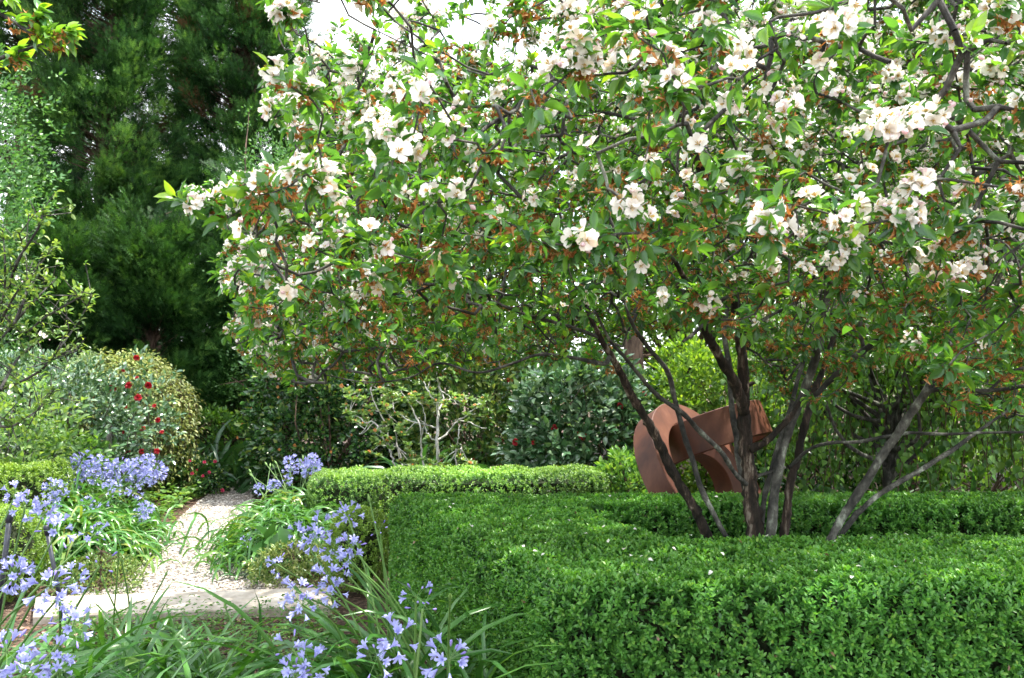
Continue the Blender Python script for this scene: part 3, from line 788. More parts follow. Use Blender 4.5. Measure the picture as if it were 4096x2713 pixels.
# leaves: rosettes at twig ends and along the twigs
tips = np.array(tips); tipdir = np.array(tipdir)
seg = idx[load[idx] <= 3]
q = R.choice(seg, 22000)
u = R.random(len(q))[:, None]
SP = NP[q] * u + NP[par[q]] * (1 - u)
SD = unit(unit(NP[q] - NP[par[q]]) * .5 + rdir(len(q)) + np.array([0, 0, .35]))
P = np.concatenate([NP[tips], SP]); D = np.concatenate([tipdir, SD])
px, py = project(P)
m = MB()
def rosette(P, D, n, tilt, size, var):
    N = len(P)
    for k in range(n):
        an = R.uniform(0, 6.28, N)
        a0 = unit(np.cross(D, np.array([.4, .3, .85]))); b0 = np.cross(D, a0)
        rad = a0 * np.cos(an)[:, None] + b0 * np.sin(an)[:, None]
        tl = R.uniform(*tilt, N)[:, None]
        Y = unit(D * np.cos(tl) + rad * np.sin(tl) + np.array([0, 0, .04]))
        Z = unit(D * .5 - rad * .3 + np.array([0, 0, .9]) + R.normal(0, .35, (N, 3)))
        s = R.uniform(*size, N)
        m.scatter(APPLE_LEAF, P + rad * .004 + D * R.uniform(0, .02, (N, 1)), Y, Z, s, np.clip(var + R.normal(0, .17, N), 0, 1), wid=R.uniform(.75, 1.15, N))
rosette(P[:len(tips)], D[:len(tips)], 6, (.4, 1.3), (.038, .072), .55)
rosette(P[len(tips):], D[len(tips):], 4, (.5, 1.4), (.028, .062), .5)
yt = R.random(len(tips)) < .3
rosette(NP[tips][yt] + tipdir[yt] * .02, tipdir[yt], 3, (.1, .5), (.035, .065), .9)
obj('foliage', m, M['apple'], crab)

# blossom clusters and withered clusters on the spurs
cz = np.clip((P[:, 2] - 1.6) / 1.6, 0, 1)
inner = 1 - np.clip(np.linalg.norm((P - np.array([1.4, 4.7, 1.6])) / np.array([3.6, 3.0, 2.6]), axis=1), 0, 1)
leftish = np.clip((1900 - px) / 700, 0, 1)
pb = np.clip(.05 + .42 * cz + .22 * leftish - .35 * inner + .12 * np.clip((3300 - np.abs(px - 3500) * 2) / 3300, 0, 1), .02, .7)
pb *= 1.02
pb += np.where((px > 2900) & (py < 1150), .14, 0) + np.where(py < 500, .06, 0)
isb = R.random(len(P)) < pb
isw = ~isb & (R.random(len(P)) < .33 + .16 * (1 - cz))
bi, wi = np.where(isb)[0], np.where(isw)[0]
def outward(i):
    return unit(unit(P[i] - np.array([1.4, 4.7, 1.2])) * .7 + D[i] * .6 + np.array([0, 0, .25]) + R.normal(0, .35, (len(i), 3)))
bd = outward(bi)
vis = (px[bi] > 0) & (px[bi] < 4096) & (py[bi] > 0) & (py[bi] < 1900)
score = np.where(vis, 1 / np.linalg.norm(P[bi] - np.array([0, 0, 1.6]), axis=1), 0)
order = np.argsort(-score)
bm = [c.mesh('blossom_cluster', [M['petal'], M['stamen'], M['green_stalk']]) for c in CLUSTERS]
def place(me, name, p, z, sc, parent):
    o = bpy.data.objects.new(name, me); COL.objects.link(o); o.parent = parent
    o.location = p
    o.rotation_mode = 'QUATERNION'
    qn = Vector(z).to_track_quat('Z', 'Y'); o.rotation_quaternion = qn
    o.scale = (sc, sc, sc)
    return o
for c_, k in enumerate(order[:100]):
    place(bm[c_ % len(bm)], 'blossom_cluster', P[bi[k]] + bd[k] * .01, bd[k], R.uniform(.88, 1.2), crab)
m = MB(); rest = order[100:]
kind = R.integers(0, len(CLUSTERS), len(rest))
for v_ in range(len(CLUSTERS)):
    kk = rest[kind == v_]
    scatter_mb(m, CLUSTERS[v_], P[bi[kk]] + bd[kk] * .01, rdir(len(kk)), bd[kk], R.uniform(.8, 1.1, len(kk)))
setting(obj('blossom_mass', m, [M['petal'], M['stamen'], M['green_stalk']], crab), 'stuff')
wd = unit(outward(wi) * .3 + np.array([0, 0, 1.]) + R.normal(0, .4, (len(wi), 3)))
vis = (px[wi] > 0) & (px[wi] < 4096) & (py[wi] > 0) & (py[wi] < 1900)
order = np.argsort(-np.where(vis, 1 / np.linalg.norm(P[wi] - np.array([0, 0, 1.6]), axis=1), 0))
wm = [c.mesh('withered_cluster', [M['withered'], M['green_stalk']]) for c in WITHERED]
for c_, k in enumerate(order[:100]):
    place(wm[c_ % len(wm)], 'withered_cluster', P[wi[k]], wd[k], R.uniform(.75, 1.1), crab)
m = MB(); rest = order[100:]; kind = R.integers(0, len(WITHERED), len(rest))
for v_ in range(len(WITHERED)):
    kk = rest[kind == v_]
    scatter_mb(m, WITHERED[v_], P[wi[kk]], rdir(len(kk)), wd[kk], R.uniform(.7, 1.1, len(kk)))
setting(obj('withered_mass', m, [M['withered'], M['green_stalk']], crab), 'stuff')

# ------------------------------------------------------------------ shrubs and trees in general
def crown_clumps(c, rad, n, shell=.55, e=2.2, zmin=None, seed=0., lump=.18):
    c, rad = np.array(c, float), np.array(rad, float)
    d = rdir(n * 2)
    s = (np.sum(np.abs(d) ** e, 1)) ** (-1 / e)
    rr_ = R.uniform(shell, 1, len(d)) ** .6
    rr_ = rr_ * (1 + lump * wob(d * 2.2, 1.3, seed))
    P = c + d * (s * rr_)[:, None] * rad
    if zmin is not None: P, d = P[P[:, 2] > zmin], d[P[:, 2] > zmin]
    return P[:n], unit(d[:n] / rad)
def leaf_clumps(m, C, O, per, leaf, T, clump, var, up=.4, droop=0., flatz=.5, wid=None, mat=0):
    N = len(C)
    for k in range(per):
        d = rdir(N)
        P = C + d * R.uniform(0, clump, (N, 1)) * np.array([1, 1, .8])
        Y = unit(O * .7 + d * .8 + np.array([0, 0, up - droop]) + R.normal(0, .25, (N, 3)))
        Z = unit(O * .5 + np.array([0, 0, flatz]) + R.normal(0, .5, (N, 3)))
        m.scatter(T, P, Y, Z, leaf * R.uniform(.7, 1.2, N), np.clip(R.uniform(*var, N), 0, 1), mat, wid)
def woody(m, base, C, n, r0, sides=6, curve=.15, trunk_top=None):
    """trunk then branches reaching to some of the clump centres"""
    base = np.array(base, float)
    top = np.array(trunk_top, float) if trunk_top is not None else base + np.array([0, 0, .3])
    mid_ = (base + top) / 2 + R.normal(0, .03, 3) * np.linalg.norm(top - base)
    T = interp([base, mid_, top], 5)
    m.tube(T, np.linspace(r0 * 1.25, r0 * .7, len(T)), sides + 2)
    for p in C[R.choice(len(C), min(n, len(C)), replace=False)]:
        s = T[R.integers(len(T) // 2, len(T))]
        q_ = (s + p) / 2 + R.normal(0, curve, 3) * np.linalg.norm(p - s) + np.array([0, 0, .08 * np.linalg.norm(p - s)])
        B = interp([s, q_, p], 4)
        m.tube(B, np.linspace(r0 * .45, r0 * .08, len(B)), sides)
def shrub(name, label, cat, c, rad, n, per, leaf, mat, T=CAMELLIA_LEAF, clump=.1, var=(0, 1), base=None, r0=.03, branches=25, bark='bark_brown', trunk_top=None,
          shell=.55, e=2.2, up=.4, droop=0., zmin=.03, group=None, seed=0., wid=None, lump=.18, crown='foliage'):
    t = thing(name, label, cat, group)
    C, O = crown_clumps(c, rad, n, shell, e, zmin, seed, lump)
    m = MB(); leaf_clumps(m, C, O, per, leaf, T, clump, var, up, droop, wid=wid)
    obj(crown, m, mat, t)
    m = MB(); woody(m, base if base is not None else (c[0], c[1], 0), C, branches, r0, trunk_top=trunk_top)
    obj('trunk', m, M[bark], t)
    return t, C, O

# red camellia flower mesh
def red_flower(seed, mat, n=7):
    rg = np.random.default_rng(seed); m = MB()
    for layer in range(3):
        k = n - layer
        for i_ in range(k):
            a = 6.283 * i_ / k + layer * .5 + rg.normal(0, .1); s = 1 - .27 * layer
            V, F = petal_grid([(.06, .1, 0), (.5 * s, .4 * s, .15 + .2 * layer), (.95 * s, .36 * s, .3 + .3 * layer), (1.02 * s, .12 * s, .28 + .3 * layer)], .2, a, rg.normal(0, .2))
            m.add(V, [F], np.clip(rg.normal(.5, .2), 0, 1), 0)
    return m.mesh('flower', [mat])
RED = [red_flower(5, M['red']), red_flower(6, M['red'], 6)]
PINK = red_flower(8, M['pink'], 5)
ORANGE = red_flower(9, M['orange_fl'], 5)

# ---- conifers
def conifer(label, x, y, h, rmax, seed, nplume, zlo=.2, var=(0, 1), brown=0):
    t = thing('cypress_tree', label, 'tree', 'tall dark cypresses at the back of the garden')
    rg = np.random.default_rng(seed)
    m = MB(); wm_ = MB(); bm_ = MB()
    T = np.array([[x + .15 * math.sin(z_ * .7 + seed), y, z_] for z_ in np.linspace(-.05, h, 14)])
    wm_.tube(T, np.linspace(.24, .03, 14), 9)
    bz = ba = br_ = 0.; bv = .5
    for k in range(int(nplume * 1.2)):
        if k % 6 == 0:                                                    # a new bough
            bz = zlo + (h - zlo) * rg.random() ** 1.05
            ba = rg.uniform(0, 6.283); br_ = rg.uniform(.4, 1.08); bv = rg.uniform(*var)
            if math.sin(ba) > .5 and rg.random() < .6: ba = -ba           # the far side is thinner
        z0 = max(zlo * .8, bz + rg.normal(0, .22))
        f = np.clip(1 - z0 / h, .01, 1)
        prof = rmax * (min(1, f * 2.6)) ** .7 * (.78 + .3 * mnoise.noise(Vector((z0 * .8, seed * 3.1, 0))))
        ro = prof * br_ * rg.uniform(.75, 1.05)
        a = ba + rg.normal(0, .30) / max(ro, .4)
        dirh = np.array([math.cos(a), math.sin(a), 0])
        tipz = z0 + rg.uniform(.15, .55)
        c0 = np.array([x, y, z0 - .1]) + dirh * ro * .45
        tip = np.array([x, y, tipz]) + dirh * ro
        ax = unit(dirh * .9 + np.array([0, 0, rg.uniform(.15, .9)]) + rg.normal(0, .18, 3))
        Lp = rg.uniform(.5, 1.0)
        ns = int(140 * Lp)
        tt = rg.random(ns) ** .8
        rw = .27 * np.sin(np.clip(tt, .03, 1) * 2.7) ** .8 * rg.uniform(.7, 1.25)
        d = unit(rg.normal(size=(ns, 3)))
        Pp = c0 + ax * (tt * Lp)[:, None] + d * (rw * rg.uniform(.3, 1, ns))[:, None]
        Yd = unit(ax * .9 + d * .6 + np.array([0, 0, .3]) + rg.normal(0, .15, (ns, 3)))
        base_v = np.clip(bv + rg.normal(0, .12), 0, 1)
        dst = bm_ if rg.random() < brown else m
        dst.scatter(SPRAY, Pp, Yd, unit(d + np.array([0, -.3, .5])), rg.uniform(.075, .16, ns), np.clip(base_v * .42 + tt * .58 + rg.normal(0, .12, ns), 0, 1))  # colour runs dark inside to bright tips: painted shade and light along each plume
        wm_.tube([np.array([x, y, z0 - .25]), (np.array([x, y, z0 - .2]) + c0) / 2 - np.array([0, 0, .05]), c0, c0 + ax * Lp * .4], [.022, .015, .009, .003], 5)
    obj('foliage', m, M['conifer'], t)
    if bm_.n: obj('dry_foliage', bm_, M['conifer_brown'], t)
    obj('trunk', wm_, M['bark_brown'], t)
xw = lambda px, Y: (px - CX) / FPX * Y
conifer('tall dark cypress with bare dark trunk showing low, above the weeping yellow-green dome', xw(430, 15.5), 15.5, 13, 2.5, 1, 760, 2.3, (.0, 1), .02)
conifer('dark cypress behind the leafy tree at the edge, its foliage broken by specks of sky', xw(60, 17.5), 17.5, 13, 2.5, 2, 560, 2.2, (0, .8))
conifer('tall cypress with brown dry sprays next to the white blossoming tree', xw(960, 16.5), 16.5, 12.5, 2.5, 3, 760, 1.0, (.0, 1), .04)
conifer('low young cypress with upright bright tips under the taller cypresses', xw(620, 13.8), 13.8, 3.9, 1.5, 4, 260, .1, (0, .75))
conifer('tall dark cypress filling the gap behind the others, its top beyond the picture', xw(690, 19), 19, 14, 2.7, 8, 620, .5, (0, .7))
conifer('dark cypress at the end of the gravel path beside the camellia wall', xw(1010, 14.2), 14.2, 4.6, 1.25, 5, 230, .1, (0, .6), .03)
conifer('tall dark cypress deep behind the edge, between the leafy tree and the other cypresses', xw(270, 20), 20, 15, 3.0, 9, 640, .5, (0, .6))
conifer('tall cypress just behind the feathery tree and the tip of the blossoming crown', xw(1120, 18.5), 18.5, 11.5, 1.9, 12, 420, .5, (0, .8))
conifer('slim cypress half hidden behind the blossoming crown', xw(1330, 19), 19, 8.2, 1.7, 6, 260, .5, (.1, .8))
conifer('small dark cypress standing low behind the pale leafy shrub', xw(230, 13.2), 13.2, 3.5, 1.2, 7, 150, .1, (0, .6))

# ---- broadleaf tree at the edge, fine pale tree by the crown
shrub('broadleaf_tree', 'green small-leaved tree at the edge beside the dark cypresses', 'tree', (-7.6, 11.0, 3.6), (1.3, 1.3, 3.0), 1700, 14, .07, M['bg_blue'], SMALL_LEAF, .17, (0, 1), trunk_top=(-7.75, 11, 2.2), r0=.1, shell=.5, lump=.5, seed=2., crown='crown')
shrub('feathery_tree', 'loose light green tree between the cypress and the white blossom', 'tree', (xw(1140, 12.5), 12.5, 3.0), (.85, .8, 2.5), 1100, 14, .05, M['bg_blue'], SMALL_LEAF, .16, (.1, .9), trunk_top=(xw(1140, 12.5), 12.5, 2.0), r0=.06, shell=.4, lump=.5, seed=3., branches=45, crown='crown')

# ---- trees beyond, seen through and under the crown
BG = [
 ('broad lime-green tree in full sun, seen between the crabapple stems', 2780, 17, 3.6, (2.7, 1.6, 3.4), 'bg_lime'),
 ('mid green tree behind the glossy camellia', 2200, 18, 3.9, (2.8, 1.6, 3.9), 'bg_leaf'),
 ('mid green tree behind the wall of dark camellias', 1700, 19, 4.0, (2.9, 1.6, 4.0), 'bg_leaf'),
 ('green tree beyond the steel sculpture', 3250, 15, 3.6, (2.3, 1.5, 3.6), 'bg_leaf'),
 ('large green tree behind the weeping leaves', 3750, 14, 3.7, (2.3, 1.5, 3.7), 'bg_leaf'),
 ('dense green tree at the far side behind the leaning stem', 4250, 12.5, 3.4, (2.0, 1.5, 3.4), 'bg_leaf'),
]
for k, (lab, px_, Y_, zc, rad, mt) in enumerate(BG):
    shrub('background_tree', lab, 'tree', (xw(px_, Y_), Y_, zc), rad, 1700, 13, .11, M[mt], CAMELLIA_LEAF, .3, (0, 1), r0=.16, trunk_top=(xw(px_, Y_), Y_, 2.0), shell=.5, lump=.35, seed=10. + k, group='broadleaf trees beyond the crabapple', branches=30, crown='crown')
# a big bare trunk seen behind the stems
m = MB(); t = thing('tree_trunk', 'stout reddish-brown tree trunk behind the steel sculpture and camellia', 'tree')
p0, p1 = at(2500, 1700, 12.0), at(2540, 1200, 12.0)
p0[2] = 0
m.tube(interp([p0, (p0 + p1) / 2 + np.array([.05, 0, 0]), p1, p1 + np.array([.4, .3, 2.6])], 6), np.linspace(.17, .10, 19), 12)
obj('trunk', m, M['bark_brown'], t)
C, O = crown_clumps(p1 + np.array([.4, .4, 3.2]), (1.5, 1.5, 1.1), 420)
m = MB(); leaf_clumps(m, C, O, 12, .09, CAMELLIA_LEAF, .28, (0, 1)); obj('crown', m, M['bg_leaf'], t)

# ---- camellias
def with_flowers(t, C, O, meshes, n, size, face=(0, -1, .2), pick=None):
    k = R.choice(len(C), n * 6 if pick else n, replace=False)
    if pick is not None:
        k = np.array([q_ for q_ in k if pick(C[q_], O[q_])])[:n]
    else:
        k = k[:n]
    for j, q_ in enumerate(k):
        z = unit(O[q_] * .8 + np.array(face) * .5 + R.normal(0, .2, 3))
        place(meshes[j % len(meshes)], 'flower', C[q_] + O[q_] * .06, z, size * R.uniform(.6, 1.15), t)
front = lambda c, o: o[1] < -.2
t, C, O = shrub('camellia_bush', 'dark camellia wall dotted with spent orange-red flowers by the path end', 'shrub', (xw(1330, 11.3), 11.3, 1.05), (1.1, .7, 1.25), 800, 14, .095, M['cam_dark'], clump=.13, e=3, seed=20)
with_flowers(t, C, O, [ORANGE], 34, .026, pick=front)
t, C, O = shrub('camellia_bush', 'camellia with yellow variegated leaves and rusty flowers behind the silver-stemmed tree', 'shrub', (xw(1900, 10.9), 10.9, 1.1), (1.0, .65, 1.15), 760, 14, .10, M['cam_yellow'], clump=.13, e=3, seed=21, var=(0, .8))
with_flowers(t, C, O, [ORANGE, RED[0]], 30, .028, pick=front)
t, C, O = shrub('camellia_bush', 'glossy grey-green camellia with a few red flowers beside the steel sculpture', 'shrub', (xw(2330, 9.6), 9.6, .85), (.80, .6, .95), 640, 13, .115, M['cam_gloss'], clump=.13, e=2.6, seed=22)
with_flowers(t, C, O, RED, 16, .04, pick=front)
t, C, O = shrub('camellia_bush', 'tall dark camellia behind the variegated one, mostly under the crown', 'shrub', (xw(1620, 12.6), 12.6, 1.35), (1.7, .7, 1.5), 900, 13, .09, M['cam_dark'], clump=.16, e=3, seed=23)
shrub('broadleaf_shrub', 'bright green shrub at the foot of the steel sculpture', 'shrub', (xw(2500, 8.6), 8.6, .42), (.32, .3, .42), 200, 12, .07, M['ground_leaf'], clump=.09, seed=24)
shrub('broadleaf_shrub', 'sunny green-yellow shrub behind the top of the steel sculpture', 'shrub', (xw(2830, 9.8), 9.8, 1.0), (.9, .6, 1.0), 700, 13, .08, M['bg_lime'], clump=.13, seed=25)

# ---- weeping tree to the side (heart leaves hanging in curtains)
t = thing('weeping_tree', 'weeping tree with curtains of hanging green leaves behind the leaning stems', 'tree')
m = MB(); tw = MB()
c = np.array([xw(3640, 8.6), 8.6, 2.3])
tw.tube(interp([(c[0] - .05, c[1], 0), (c[0], c[1], 1.1), (c[0] + .05, c[1], 2.2)], 6), np.linspace(.10, .07, 13), 9)
for k in range(330):
    a = R.uniform(0, 6.283); r_ = 1.75 * math.sqrt(R.uniform(.03, 1))
    if math.sin(a) > .3 and R.random() < .5: a = -a
    z1 = 2.55 - .35 * r_ + R.normal(0, .1); z0 = R.uniform(.35, 1.2) + (.1 if r_ < 1 else 0)
    top = c + np.array([math.cos(a) * r_, math.sin(a) * r_, 0]); top[2] = z1
    kk = max(3, int((z1 - z0) / .075))
    zz = np.linspace(z1, z0, kk)
    line = np.stack([top[0] + .05 * np.sin(zz * 3 + k) + .12 * math.cos(a) * (z1 - zz), top[1] + .05 * np.cos(zz * 4 + k) + .12 * math.sin(a) * (z1 - zz), zz], -1)
    tw.tube(np.concatenate([[c + np.array([0, 0, .1 - .2 * R.random()])], [(c + top) / 2 + np.array([0, 0, .25])], line[::3]]), .004, 4)
    for _ in range(2):
        d = rdir(kk)
        m.scatter(HEART_LEAF, line + d * .03, d * .6 + np.array([0, 0, -.8]), d * .6 + np.array([0, -.5, .4]), R.uniform(.04, .08, kk), np.clip(R.normal(.45, .3, kk), 0, 1))
obj('foliage', m, M['bg_leaf'], t); obj('trunk', tw, M['bark_brown'], t)
# small blossom tree behind at that side
t, C, O = shrub('blossom_tree', 'second crabapple with thin white blossom behind the weeping leaves', 'tree', (xw(3600, 7.4), 7.4, 1.95), (1.5, .7, .65), 420, 11, .06, M['bg_leaf'], APPLE_LEAF, .14, (.2, 1), r0=.05, trunk_top=(xw(3560, 7.4), 7.4, 1.3), seed=30, bark='bark_grey', base=(xw(3560, 7.4), 7.4, 0))
for j, k in enumerate(R.choice(len(C), 46, replace=False)):
    place(bm[j % len(bm)], 'blossom_cluster', C[k] + O[k] * .05, unit(O[k] + np.array([0, -.6, .2])), 1.0, t)

# ---- dark strap-leaved plants
def strap_leaves(m, base, n, length, width, seed, spread=.10, lean=(.2, 1.3), droop=1.0, var=(.2, .9), bias=None, segs=7, mat=0, heap=0.):
    rg = np.random.default_rng(seed)
    rows_t = np.linspace(0, 1, segs + 1)
    wprof = np.array([.55, .8, .95, 1, .98, .88, .62, .05][:segs + 1]) if segs == 7 else np.sin(np.clip(rows_t + .12, 0, 1) * 3.0)
    for k in range(n):
        a = rg.uniform(0, 6.283)
        if bias is not None and rg.random() < .55: a = bias + rg.normal(0, .7)
        h = np.array([math.cos(a), math.sin(a)])
        L = length * rg.uniform(.65, 1.2); el = rg.uniform(*lean)          # start angle from vertical
        b = np.array([base[0] + rg.normal(0, spread), base[1] + rg.normal(0, spread), base[2] if len(base) > 2 else 0])
        if heap: b[2] = heap * rg.random() * math.exp(-((b[0] - base[0]) ** 2 + (b[1] - base[1]) ** 2) / (2 * spread ** 2) * .7)
        ang = el; p = b.copy(); pts = [p.copy()]
        bend = droop * rg.uniform(.6, 1.5)
        side = rg.normal(0, .12)
        for s in range(segs):
            ang = min(ang + bend / segs * (.5 + 1.2 * s / segs), 2.7)
            hh = np.array([h[0] * math.cos(side * s) - h[1] * math.sin(side * s), h[0] * math.sin(side * s) + h[1] * math.cos(side * s)])
            p = p + np.array([hh[0] * math.sin(ang), hh[1] * math.sin(ang), math.cos(ang)]) * L / segs
            if p[2] < .015:
                p = pts[-1] + (p - pts[-1]) * .12; p[2] = .015 + .01 * rg.random()
            pts.append(p.copy())
        pts = np.array(pts); t_ = unit(np.gradient(pts, axis=0))
        sd = unit(np.cross(t_, np.array([0, 0, 1.])) + 1e-5); up_ = np.cross(sd, t_)
        roll = rg.normal(0, .5)
        sd, up_ = sd * math.cos(roll) + up_ * math.sin(roll), up_ * math.cos(roll) - sd * math.sin(roll)
        w = (width * rg.uniform(.75, 1.2) * wprof / 2)[:, None]
        V = np.stack([pts - sd * w + up_ * w * .35, pts, pts + sd * w + up_ * w * .35], 1).reshape(-1, 3)
        i_ = np.arange(segs)[:, None] * 3; j = np.arange(2)[None]
        F = np.stack([i_ + j, i_ + j + 1, i_ + j + 4, i_ + j + 3], -1).reshape(-1, 4)
        m.add(V, [F], np.clip(rg.uniform(*var), 0, 1), mat)
def strap_plant(name, label, cat, base, n, L, w, seed, mat='strap_dark', group=None, **kw):
    m = MB(); strap_leaves(m, base, n, L, w, seed, **kw)
    o = obj(name, m, M[mat]); return tag(o, label, cat, group)
g0 = gnd(905, 1935); strap_plant('clivia_plant', 'big dark clump of broad strap leaves at the end of the gravel path', 'plant', (g0[0] - .3, 12.3), 120, .95, .075, 1, lean=(.05, .9), droop=1.0, spread=.3)
strap_plant('clivia_plant', 'dark strap-leaved clump against the camellia wall', 'plant', (xw(1050, 12.0), 12.0), 90, .8, .06, 2, lean=(.05, .9), spread=.3)
strap_plant('clivia_plant', 'arching pale-lit strap leaves rising behind the silver-stemmed tree', 'plant', (xw(1690, 9.9), 9.9), 60, .95, .06, 3, lean=(.05, .8), droop=1.2, spread=.15, var=(.3, 1))
strap_plant('clivia_plant', 'broad arching strap leaves just above the low sunlit hedge', 'plant', (xw(2030, 9.6), 9.6), 70, .95, .07, 4, lean=(.1, .8), droop=1.6, spread=.22, var=(.4, 1))
strap_plant('clivia_plant', 'upright strap leaves under the weeping tree', 'plant', (xw(3560, 7.6), 7.6), 110, .75, .05, 5, lean=(.05, .8), droop=.7, spread=.5)
shrub('camellia_bush', 'low dark glossy bush under the weeping tree, partly hidden by the leaning stems', 'shrub', (xw(3300, 9.3), 9.3, .35), (1.0, .4, .5), 420, 12, .08, M['cam_dark'], clump=.12, seed=51, e=3)
shrub('camellia_bush', 'low dark leafy bush at the far side beneath the weeping leaf curtain', 'shrub', (xw(3950, 9.4), 9.4, .35), (1.1, .4, .5), 420, 12, .08, M['bg_leaf'], clump=.12, seed=52, e=3)
shrub('groundcover_shrub', 'dark ferny shrub under the cypress at the path end', 'shrub', (xw(820, 12.9), 12.9, .55), (.75, .4, .55), 260, 11, .08, M['bg_leaf'], clump=.13, seed=31)

# ---- weeping dome, camellia with stake
DC = np.array([xw(470, 11.2), 11.2]); DR, DH = .98, 1.86
t = thing('weeping_dome_tree', 'rounded weeping tree with yellow-green leaves cascading to the ground', 'tree')
m = MB(); tw = MB()
tw.tube(interp([(DC[0], DC[1], 0), (DC[0] + .04, DC[1], .8), (DC[0], DC[1], 1.62)], 5), np.linspace(.05, .035, 11), 8)
for k in range(520):
    a = R.uniform(0, 6.283)
    if math.sin(a) > .35 and R.random() < .5: a = -a
    rr_ = R.uniform(.35, 1.02); zend = R.uniform(.12, .9)
    s = np.linspace(0, 1, 15)
    x_ = DR * rr_ * np.sin(np.clip(s * 2.0, 0, 1) * math.pi / 2); top = DH * (1 - .28 * rr_ ** 2.5) + R.normal(0, .03)
    z_ = np.where(s < .35, 1.6 + (top - 1.6) * (s / .35), top - (top - zend) * np.clip((s - .35) / .65, 0, 1) ** 1.5)
    line = np.stack([DC[0] + math.cos(a) * x_, DC[1] + math.sin(a) * x_ * .95, z_], -1)
    tw.tube(line[::2], np.linspace(.006, .002, len(line[::2])), 4)
    pts = line[4:]
    for _ in range(8):
        d = rdir(len(pts)); p_ = pts + d * R.uniform(.01, .13, (len(pts), 1))
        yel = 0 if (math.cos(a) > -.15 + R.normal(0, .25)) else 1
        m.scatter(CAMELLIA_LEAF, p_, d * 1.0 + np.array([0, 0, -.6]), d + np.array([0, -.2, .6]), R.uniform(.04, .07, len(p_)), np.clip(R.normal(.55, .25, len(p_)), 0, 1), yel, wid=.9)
obj('foliage', m, [M['dome_leaf'], M['dome_green']], t); obj('trunk', tw, M['bark_brown'], t)

cc = (xw(565, 9.9), 9.9, 1.12)
t, C, O = shrub('camellia_bush', 'open red-flowered camellia in front of the yellow-green weeping dome', 'shrub', cc, (.42, .35, .72), 105, 8, .085, M['cam_gloss'], clump=.12, shell=.2, seed=33, branches=40, r0=.016, bark='bark_grey', zmin=.35)
for j, (px_, py_) in enumerate([(425, 1607), (430, 1705), (448, 1505), (515, 1543), (596, 1540), (547, 1430), (553, 1592), (618, 1625), (633, 1681), (648, 1730), (573, 1718), (505, 1632), (497, 1730), (567, 1808), (512, 1806), (628, 1806), (548, 1513), (450, 1555), (380, 1598), (495, 1480)]):
    place(RED[j % 2], 'flower', at(px_, py_, 9.5 + R.uniform(-.05, .1)), unit(np.array([0, -1, .3]) + R.normal(0, .4, 3)), R.uniform(.022, .045), t)
m = MB(); s0 = at(437, 1760, 9.62); s1 = at(440, 1560, 9.66); s0[2] = 0
m.tube([s0, s1, s1 + np.array([0, 0, .004])], [.033, .031, .026], 8, cap=True)
tag(obj('garden_stake', m, M['stake'], smooth=False), 'grey timber stake supporting the red-flowered camellia', 'stake')

# ---- shrubs on the near side of the dome
t, C, O = shrub('leafy_shrub', 'large dark-based shrub with glossy leaves beside the weeping dome', 'shrub', (xw(130, 9.4), 9.4, .85), (1.15, .7, 1.0), 820, 12, .075, M['cam_gloss'], clump=.13, seed=34, e=2.6)
shrub('leafy_shrub', 'small upright shrub with long leaves behind the blue agapanthus flowers', 'shrub', (xw(270, 8.7), 8.7, .62), (.42, .35, .5), 150, 9, .085, M['bg_leaf'], clump=.11, seed=35, shell=.3, branches=30)

# pale-leaved young crabapple: traced branches reaching up and across
t = thing('young_crabapple', 'thin-branched young crabapple with pale new leaves at the edge beside the dome', 'tree')
YB = 6.6
br = [[(-260, 2150), (-200, 1800), (-120, 1500), (0, 1240), (70, 1050), (160, 900), (170, 830)], [(-120, 1500), (60, 1290), (160, 1180), (225, 1110)], [(0, 1240), (90, 1330), (180, 1270), (300, 1200), (365, 1165)],
      [(-150, 1600), (0, 1560), (150, 1490), (240, 1390), (330, 1260), (370, 1180)], [(-150, 1650), (0, 1705), (80, 1690), (160, 1630), (215, 1560)], [(-60, 1380), (10, 1200), (20, 1050), (10, 920)],
      [(60, 1290), (110, 1150), (100, 1020), (75, 930)], [(150, 1490), (240, 1420), (300, 1400), (345, 1350)], [(0, 1560), (60, 1450), (110, 1400), (200, 1330)], [(-100, 1480), (-20, 1330), (60, 1180), (140, 1080), (220, 985)]]
m, lf = MB(), MB()
Pp = []
for b_ in br:
    C = interp([at(a, b, YB + R.uniform(-.25, .25)) for a, b in b_], 6)
    if b_[0][1] > 2100: C[0, 2] = 0
    m.tube(C, np.linspace(.022 if b_[0][1] > 2100 else .013, .005, len(C)), 6); Pp.append(C[3:])
Pp = np.concatenate(Pp)
q = Pp[R.integers(0, len(Pp), 230)] + R.normal(0, .01, (230, 3))
ext = q[:150] + rdir(150) * R.uniform(.05, .26, (150, 1)) + np.array([0, 0, .06])
m.tubes4(q[:150], ext, .005, .003)
pos = np.concatenate([q, ext])
for k in range(4):
    d = rdir(len(pos)) + np.array([0, 0, .5])
    lf.scatter(APPLE_LEAF, pos, d, rdir(len(pos)) * .6 + np.array([0, 0, 1]), R.uniform(.035, .07, len(pos)), np.clip(R.normal(.55, .25, len(pos)), 0, 1))
obj('foliage', lf, M['pale_leaf'], t); obj('trunk', m, M['bark_grey'], t)
for px_, py_ in [(75, 1118), (170, 1340), (185, 1350), (45, 1575)]:
    place(bm[5], 'blossom_cluster', at(px_, py_, YB - .2), (0, -.8, .4), .9, t)
# dense pale leaves low on the same side
shrub('pale_shrub', 'pale green small-leaved shrub crowding below the thin crabapple branches', 'shrub', (xw(0, 8.0), 8.0, 1.0), (.78, .5, .58), 230, 8, .075, M['pale_leaf'], APPLE_LEAF, .14, (0, .9), seed=37, shell=.3, branches=40, bark='bark_grey', lump=.4, r0=.015)

